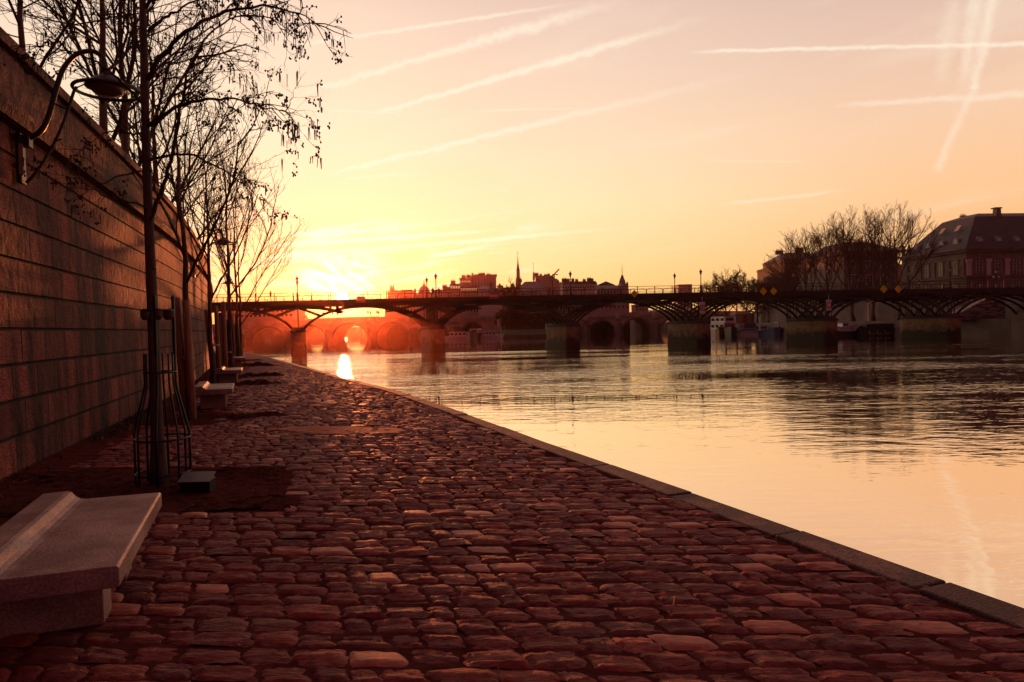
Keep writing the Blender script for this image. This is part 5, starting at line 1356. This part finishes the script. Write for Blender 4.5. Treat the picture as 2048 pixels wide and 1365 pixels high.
def bx(px, Y): return ((px-1024)/F*Y, Y)
w_, d_ = M['white'], M['hull']
boat('low tour boat with a glass roof, leftmost of the boats before the stone bridge', bx(914, 224), 8.5, 3.6, .9, math.pi+.15, w_, [(-3, 2.4, 2.8, 0, 1.5, w_, 4)], sheer=.3)
boat('dark hulled boat moored bow on between two pale boats by the stone bridge', bx(950, 222), 13, 3.8, 1.9, -1.75, d_, [(-4, 1, 2.8, 0, 1.4, w_, 3)], sheer=.6)
boat('white restaurant boat with an upper canopy and mast moored by the island point', bx(983, 224), 7.4, 3.4, 1.0, .08, w_, [(-3.2, 1.4, 2.8, 0, 1.5, w_, 4)], rail=True, mast=(3.2, 5.5))
mb = MB(); c = (bx(1001, 224)); mb.sweep([(c[0]-1.1, 224, 4.2), (c[0]-.1, 224, 4.4), (c[0]-.1, 224, 1.8), (c[0]-.9, 224, 1.5)], (0, .08, 0)); tag(mb.build('flag', M['paint']), 'limp pale flag beside the mast of the white restaurant boat', 'flag')
boat('large white two storey houseboat moored right beside the fourth pier', bx(1432, 214), 16, 4.9, 1.5, 1.9, w_, [(-7, 4, 4.3, 0, 1.9, w_, 5), (-7, 0, 3.6, 2.0, 3.9, w_, 3)], sheer=.3, name='houseboat')
boat('varnished wooden bowed boat between the white houseboat and the black barge', bx(1443, 197), 9, 3.1, 1.3, -2.0, M['woodh'], [(-3, .5, 2.2, 0, 1.0, M['woodh'], 2)], sheer=.7)
boat('black barge with bow towards the camera beside the varnished boat', bx(1461, 192), 16, 3.6, 1.7, -1.85, d_, [(-6, -1, 2.8, 0, 1.6, M['redp'], 3)], sheer=.8)
boat('blue and white striped launch with a glazed wheelhouse moored mid group', bx(1494, 190), 7.4, 3.2, 1.0, math.pi-.25, w_, [(-2.2, .8, 2.4, 0, 2.2, M['blueh'], 4)], sheer=.7, stripe=M['blueh'], rail=True)
boat('dark blue barge with a pale flash at its bow, right of the striped launch', bx(1528, 188), 12, 3.3, 1.2, -1.2, M['blueh'], [(-4, 0, 2.6, 0, 1.4, w_, 3)], sheer=1.0)
boat('white and red passenger boat partly hidden behind the fifth pier', bx(1562, 186), 7.2, 3.4, 1.0, math.pi-.1, w_, [(-2.6, 1.2, 2.9, 0, 2.3, w_, 4)], sheer=.5, stripe=M['redp'])
boat('red roofed barge lying behind the launch and the dark blue barge', bx(1520, 203), 14, 4.0, 1.5, math.pi-.2, d_, [(-5, 4, 3.2, 0, 1.5, M['redp'], 6)], sheer=.4, name='barge')
boat('white cruiser with a dark lower hull and round portholes moored right of the fifth pier', bx(1692, 151), 5.6, 3.2, 1.1, .08, d_, [], sheer=.1, bow=.25, name='cruiser')
cr = [o for o in bpy.data.objects if o.get('label', '').startswith('white cruiser')][0]
mb = MB(); hull(mb, 5.5, 3.3, 2.15, .22, .1, 14, -1.05); up = mb.build('upper_hull', w_, cr)
mb = MB(); 
for x in (.4, 2.0): mb.lathe((x, -1.66, 1.62), [(.01, -.13), (.13, -.06), (.13, .06), (.01, .13)], 8)
mb.build('porthole', M['blackp'], up)
mb = MB(); mb.box((-.6, 0, 2.45), (1.6, 2.2, .8), 0, .8); mb.box((-.6, 0, 2.9), (2.0, 2.4, .08)); c = mb.build('wheelhouse', w_, cr)
mb = MB(); mb.box((-.6, -1.05, 2.5), (1.1, .06, .4)); mb.build('cabin_window', M['glassd'], c)
mb = MB(); mb.box((1.3, 0, 2.3), (2.0, 2.6, .25), 0, .7); mb.build('canvas_cover', M['blueh'], cr)
boat('long dark barge with three white framed openings moored right of the white cruiser', bx(1760, 150), 10.5, 4.2, 1.6, .06, d_, [(-4, 4, 3.4, 0, .9, d_, 0)], sheer=.2, bow=.2, name='barge')
bg = [o for o in bpy.data.objects if o.get('label', '').startswith('long dark barge')][0]
for k in range(3):
    x = -3.6+1.75*k; mb = MB(); mb.bar((x, -2.13, .45), (x, -2.13, 1.15), .12, .08); mb.bar((x+.06, -2.13, .45), (x+1.2, -2.13, .45), .08, .1); mb.build('white_frame', M['paint'], bg)
mb = MB(); mb.box((.4, -.4, 2.62), (6.0, .3, .12)); mb.build('gangplank', M['woodh'], bg)
# slim pale column on the lower quay behind the barge, and a lamp on the far street
c = W(1738, 645, 166); mb = MB(); mb.lathe((c.x, c.y, 1.1), [(.34, 0), (.3, .2), (.27, 4.0), (.34, 4.3), (.1, 4.5)], 10); tag(mb.build('stone_column', M['city2']), 'slim pale column standing behind the long dark barge', 'column')
def big_lamp(px, Y, lab, k=1.0):
    X = (px-1024)/F*Y; root = empty('street_lamp', (X, Y, 6.3), lab, 'lamp post', 'ornate lamps on the far street')
    mb = MB(); mb.lathe((X, Y, 6.3), [(.4, 0), (.4, .5), (.15, .9), (.1, 3.4*k)], 8); mb.build('post', M['bridge'], root)
    for dx, z in ((0, 3.9*k), (-.55, 3.0*k), (.55, 3.0*k)) if k > 1 else ((0, 3.5),):
        mb = MB(); mb.lathe((X+dx, Y, 6.3+z-.3), [(.12, 0), (.26, .45)], 6); l = mb.build('lantern', M['gold'], root)
        mb = MB(); mb.lathe((X+dx, Y, 6.3+z+.15), [(.32, 0), (.2, .22), (.03, .6)], 6)
        if dx: mb.tube([(X, Y, 6.3+z-.7), (X+dx, Y, 6.3+z-.3)], .05, 5)
        mb.build('lantern_cap', M['bridge'], l)
big_lamp(1994, 140, 'large three armed lamp post in front of the palace windows', 1.15)
big_lamp(1840, 158, 'single lamp post at the left corner of the palace', 1.0)

# ------------------------------------------------------------------ air
mb = MB(); mb.box((300, 567, 27.6), (2440, 1276, 62)); hz = mb.build('haze', None)
hz.data.materials.clear(); hm = bpy.data.materials.new('haze_air'); hm.use_nodes = True; nt = hm.node_tree
for nd in list(nt.nodes):
    if nd.bl_idname == 'ShaderNodeBsdfPrincipled': nt.nodes.remove(nd)
vol = nt.nodes.new('ShaderNodeVolumePrincipled'); vol.inputs['Color'].default_value = (.95, .36, .22, 1); vol.inputs['Density'].default_value = .00015; vol.inputs['Anisotropy'].default_value = .925
nt.links.new(vol.outputs[0], [n for n in nt.nodes if n.bl_idname == 'ShaderNodeOutputMaterial'][0].inputs['Volume'])
hz.data.materials.append(hm); hz['kind'] = 'stuff'

# ------------------------------------------------------------------ sun, sky
SA, SE = math.radians(-13.85), math.radians(2.62)
sd = Vector((math.sin(SA)*math.cos(SE), math.cos(SA)*math.cos(SE), math.sin(SE)))
l = bpy.data.lights.new('sun', 'SUN'); l.energy = 5.0; l.angle = math.radians(.53); l.color = (1, .23, .07)
lo = bpy.data.objects.new('sun', l); COL.objects.link(lo); lo.rotation_euler = (-sd).to_track_quat('-Z', 'Y').to_euler(); lo.location = (0, 0, 50)

w = bpy.data.worlds.new('World'); SC.world = w; w.use_nodes = True; nt = w.node_tree; N = nt.nodes; L = nt.links
bgn = N['Background']; outn = N['World Output']
class E_:
    """tiny expression helper over math nodes"""
    def __init__(s, sock): s.s = sock
def mth(op, a, b=None, c=None, clamp=False):
    n = N.new('ShaderNodeMath'); n.operation = op; n.use_clamp = clamp
    for i, x in enumerate((a, b, c)):
        if x is None: continue
        if isinstance(x, (int, float)): n.inputs[i].default_value = x
        else: L.new(x, n.inputs[i])
    return n.outputs[0]
def dot(v, d):
    n = N.new('ShaderNodeVectorMath'); n.operation = 'DOT_PRODUCT'; L.new(v, n.inputs[0]); n.inputs[1].default_value = d; return n.outputs['Value']
def mr(x, a, b, c, d, sm=True):
    n = N.new('ShaderNodeMapRange'); n.interpolation_type = 'SMOOTHSTEP' if sm else 'LINEAR'; L.new(x, n.inputs[0])
    for i, k in enumerate((a, b, c, d)): n.inputs[i+1].default_value = k
    return n.outputs[0]
def ramp(x, stops):
    n = N.new('ShaderNodeValToRGB'); L.new(x, n.inputs[0]); e = n.color_ramp.elements
    e[0].position = stops[0][0]; e[0].color = (*stops[0][1], 1); e[1].position = stops[-1][0]; e[1].color = (*stops[-1][1], 1)
    for p, c in stops[1:-1]: q = e.new(p); q.color = (*c, 1)
    return n.outputs[0]
def mixc(f, a, b, mode='MIX'):
    n = N.new('ShaderNodeMix'); n.data_type = 'RGBA'; n.blend_type = mode; n.clamp_factor = True
    if isinstance(f, (int, float)): n.inputs[0].default_value = f
    else: L.new(f, n.inputs[0])
    for i, x in ((6, a), (7, b)):
        if isinstance(x, tuple): n.inputs[i].default_value = (*x, 1)
        else: L.new(x, n.inputs[i])
    return n.outputs[2]
def lin(r, g, b):
    f = lambda c: (c/255/12.92) if c/255 <= .04045 else ((c/255+.055)/1.055)**2.4
    return (f(r), f(g), f(b))
tc = N.new('ShaderNodeTexCoord'); V = tc.outputs['Generated']
sp = N.new('ShaderNodeSeparateXYZ'); L.new(V, sp.inputs[0])
el = mth('MULTIPLY', mth('ARCSINE', sp.outputs[2]), 180/math.pi); az = mth('MULTIPLY', mth('ARCTAN2', sp.outputs[0], sp.outputs[1]), 180/math.pi)
eln = mth('DIVIDE', el, 90, clamp=True)
D9 = lambda d: d/90
near = ramp(eln, [(0, lin(255, 196, 92)), (D9(2), lin(252, 208, 124)), (D9(5), lin(251, 218, 156)), (D9(9), lin(251, 224, 176)), (D9(15), lin(253, 228, 194)), (D9(24), lin(248, 216, 192)), (D9(45), lin(140, 84, 84)), (1, lin(104, 54, 62))])
mid = ramp(eln, [(0, lin(250, 196, 110)), (D9(3), lin(252, 214, 138)), (D9(6), lin(253, 221, 160)), (D9(10), lin(255, 228, 180)), (D9(15), lin(252, 220, 186)), (D9(24), lin(236, 204, 186)), (D9(45), lin(138, 82, 82)), (1, lin(104, 54, 62))])
far = ramp(eln, [(0, lin(240, 160, 100)), (D9(4), lin(253, 190, 126)), (D9(9), lin(254, 200, 148)), (D9(14), lin(247, 204, 168)), (D9(21), lin(228, 192, 174)), (D9(45), lin(130, 78, 80)), (1, lin(104, 54, 62))])
back = ramp(eln, [(0, lin(112, 52, 58)), (D9(15), lin(122, 58, 62)), (D9(45), lin(112, 54, 60)), (1, lin(104, 54, 62))])
a1 = mr(az, -16, 4, 0, 1); a2 = mr(az, 2, 36, 0, 1)
ca = dot(V, (math.sin(SA), math.cos(SA), 0)); bk = mr(ca, .45, -.35, 0, 1)
col = mixc(a1, near, mid); col = mixc(a2, col, far); 
# streaky high cloud
def ntex(vec_scale, sc, det=5, rough=.6, rot=0.0):
    cb = N.new('ShaderNodeCombineXYZ'); tl = mth('MULTIPLY_ADD', az, -rot, el)
    L.new(mth('MULTIPLY', az, vec_scale[0]), cb.inputs[0]); L.new(mth('MULTIPLY', tl, vec_scale[1]), cb.inputs[1])
    n = N.new('ShaderNodeTexNoise'); n.inputs['Scale'].default_value = sc; n.inputs['Detail'].default_value = det; n.inputs['Roughness'].default_value = rough; n.inputs['Distortion'].default_value = .6
    L.new(cb.outputs[0], n.inputs['Vector']); return n.outputs['Fac']
n1 = ntex((.10, 1.0), 1.0, 6, .6, .12); n2 = ntex((.035, .22), 1.0, 6, .6, .14)
c1 = mr(n1, .50, .68, 0, 1); band = mth('MULTIPLY', mr(el, 1.6, 4.2, 0, 1), mr(el, 7.5, 10.5, 1, 0)); baz = mth('MULTIPLY', mr(az, -32, -22, .4, 1), mr(az, -6, 8, 1, 0))
col = mixc(mth('MULTIPLY', mth('MULTIPLY', c1, band), mth('MULTIPLY', baz, .9)), col, lin(255, 252, 228))
col = mixc(mth('MULTIPLY', mr(n2, .48, .72, 0, 1), .28), col, lin(255, 236, 210))
# wisps just above the sun
n3 = ntex((.30, .75), 1.0, 5, .6, -.35); wm_ = mth('MULTIPLY', mth('MULTIPLY', mr(az, -18.5, -15.5, 0, 1), mr(az, -13, -9, 1, 0)), mth('MULTIPLY', mr(el, 2.6, 3.6, 0, 1), mr(el, 5.0, 7.0, 1, 0)))
col = mixc(mth('MULTIPLY', mth('MULTIPLY', mr(n3, .42, .60, 0, 1), wm_), .95), col, lin(255, 255, 246))
# vapour trails: great circle arcs between two seen directions
wob = ntex((.5, .5), 1.3, 6, .7); wob = mth('SUBTRACT', wob, .5); fray = ntex((1.5, 1.5), 1.0, 6, .75)
def trail(p, q, wpx, I, w2=None, fade0=.05, fade1=.25, c=(255, 240, 218), fr=.6):
    d1 = ray(*p).normalized(); d2 = ray(*q).normalized(); n = d1.cross(d2).normalized(); a = (d2-d1).normalized()
    t = mth('DIVIDE', mth('SUBTRACT', dot(V, tuple(a)), d1.dot(a)), d2.dot(a)-d1.dot(a))
    wd = wpx/F; w1 = (w2 or wpx)/F
    width = mth('MULTIPLY_ADD', t, w1-wd, wd)
    dist = mth('ABSOLUTE', mth('ADD', dot(V, tuple(n)), mth('MULTIPLY', wob, max(wd, w1)*1.7)))
    r_ = mth('DIVIDE', dist, width)
    m_ = mr(r_, 0, 1, 1, 0); m_ = mth('MULTIPLY', m_, mth('MULTIPLY', mr(t, -fade0*.3, fade0, 0, 1), mr(t, 1-fade1, 1+fade1*.2, 1, 0)))
    m_ = mth('MULTIPLY', m_, mth('MULTIPLY', mth('MULTIPLY_ADD', mth('SUBTRACT', fray, .5), 3.4*fr, .95, clamp=True), I))
    m_ = mth('MULTIPLY', m_, mr(sp.outputs[1], .05, .3, 0, 1), clamp=True)
    return m_, lin(*c)
TR = [((590, 92), (1160, 6), 6, .75, 5, .1, .35), ((600, 188), (1265, -5), 8, .8, 17, .08, .35), ((735, 233), (1395, 40), 7, .9, 12, .08, .35), ((655, 349), (1475, 152), 6, .85, 13, .08, .7),
      ((1380, 104), (2120, 86), 5, .85, 6, .12, .05), ((1670, 212), (2120, 184), 7, .5, 9, .2, .05), ((1873, 348), (1948, 170), 12, .42, 9, .1, .02), ((1945, 180), (1994, -30), 9, .60, 15, .02, .02),
      ((1926, 180), (1953, -20), 13, .5, 20, .3, .02), ((1880, 180), (1906, -10), 16, .28, 18, .3, .1), ((650, 220), (815, 228), 2.5, .6, 2, .2, .3), ((940, 223), (1180, 216), 2.5, .55, 2, .2, .3),
      ((1440, 410), (1700, 380), 6, .45, 5, .2, .3), ((575, 272), (662, 254), 5, .95, 4, .3, .2), ((985, 375), (1020, 386), 1.6, .6, 1.6, .2, .2), ((685, 358), (860, 346), 7, .4, 5, .2, .4),
      ((560, 472), (785, 459), 6, .95, 4, .2, .3), ((520, 494), (1010, 460), 9, 1, 5, .2, .4), ((600, 512), (1260, 455), 6, .75, 6, .2, .5), ((560, 528), (820, 498), 5, .6, 5, .2, .4), ((1400, 322), (1640, 324), 3, .3, 3, .2, .3)]
for t in TR:
    hot = t[0][1] > 440
    m_, c_ = trail(*t[:2], *t[2:4], w2=t[4], fade0=t[5], fade1=t[6], c=(255, 250, 222) if hot else (255, 238, 214)); col = mixc(m_, col, c_)
# glow round the sun
ang = mth('MULTIPLY', mth('ARCCOSINE', mth('MINIMUM', dot(V, tuple(sd)), 1.0)), 180/math.pi)
g1 = mth('EXPONENT', mth('DIVIDE', ang, -1.05)); g2 = mth('EXPONENT', mth('DIVIDE', ang, -6.0))
def addc(a, f, c): 
    n = N.new('ShaderNodeVectorMath'); n.operation = 'MULTIPLY_ADD'; cb = N.new('ShaderNodeCombineXYZ')
    for i in range(3): L.new(f, cb.inputs[i])
    L.new(cb.outputs[0], n.inputs[0]); n.inputs[1].default_value = c; L.new(a, n.inputs[2]); return n.outputs[0]
col = addc(col, g1, (.75, .66, .48)); col = addc(col, g2, (.06, .055, .045))
disc = mr(ang, .38, .54, 1, 0); col = addc(col, disc, (26, 20, 11))
col = mixc(bk, col, back)
# below the horizon
col = mixc(mr(el, -.5, -3, 0, 1), col, lin(120, 70, 60))
L.new(col, bgn.inputs['Color']); bgn.inputs['Strength'].default_value = 1.0
# physical sky adds its own faint share
sky = N.new('ShaderNodeTexSky'); sky.sky_type = 'NISHITA'; sky.sun_disc = False; sky.sun_elevation = SE; sky.sun_rotation = SA; sky.altitude = 30; sky.dust_density = 3
b2 = N.new('ShaderNodeBackground'); L.new(sky.outputs[0], b2.inputs['Color']); b2.inputs['Strength'].default_value = .02
ad = N.new('ShaderNodeAddShader'); L.new(bgn.outputs[0], ad.inputs[0]); L.new(b2.outputs[0], ad.inputs[1]); L.new(ad.outputs[0], outn.inputs['Surface'])
w.cycles.sampling_method = 'MANUAL'; w.cycles.sample_map_resolution = 1024

# ------------------------------------------------------------------ camera and render settings
cd = bpy.data.cameras.new('camera'); cam = bpy.data.objects.new('camera', cd); COL.objects.link(cam); SC.camera = cam
cd.sensor_width = 36; cd.lens = F/2048*36; cd.clip_start = .05; cd.clip_end = 6000
cam.matrix_world = Matrix.Translation((0, 0, EYE)) @ RM.to_4x4()
SC.view_settings.view_transform = 'Standard'; SC.view_settings.look = 'None'; SC.view_settings.exposure = 0; SC.view_settings.gamma = 1
SC.render.engine = 'CYCLES'
cy = SC.cycles; cy.use_denoising = True; cy.max_bounces = 5; cy.diffuse_bounces = 2; cy.glossy_bounces = 3; cy.volume_bounces = 0; cy.sample_clamp_indirect = 3; cy.sample_clamp_direct = 0; cy.caustics_reflective = False
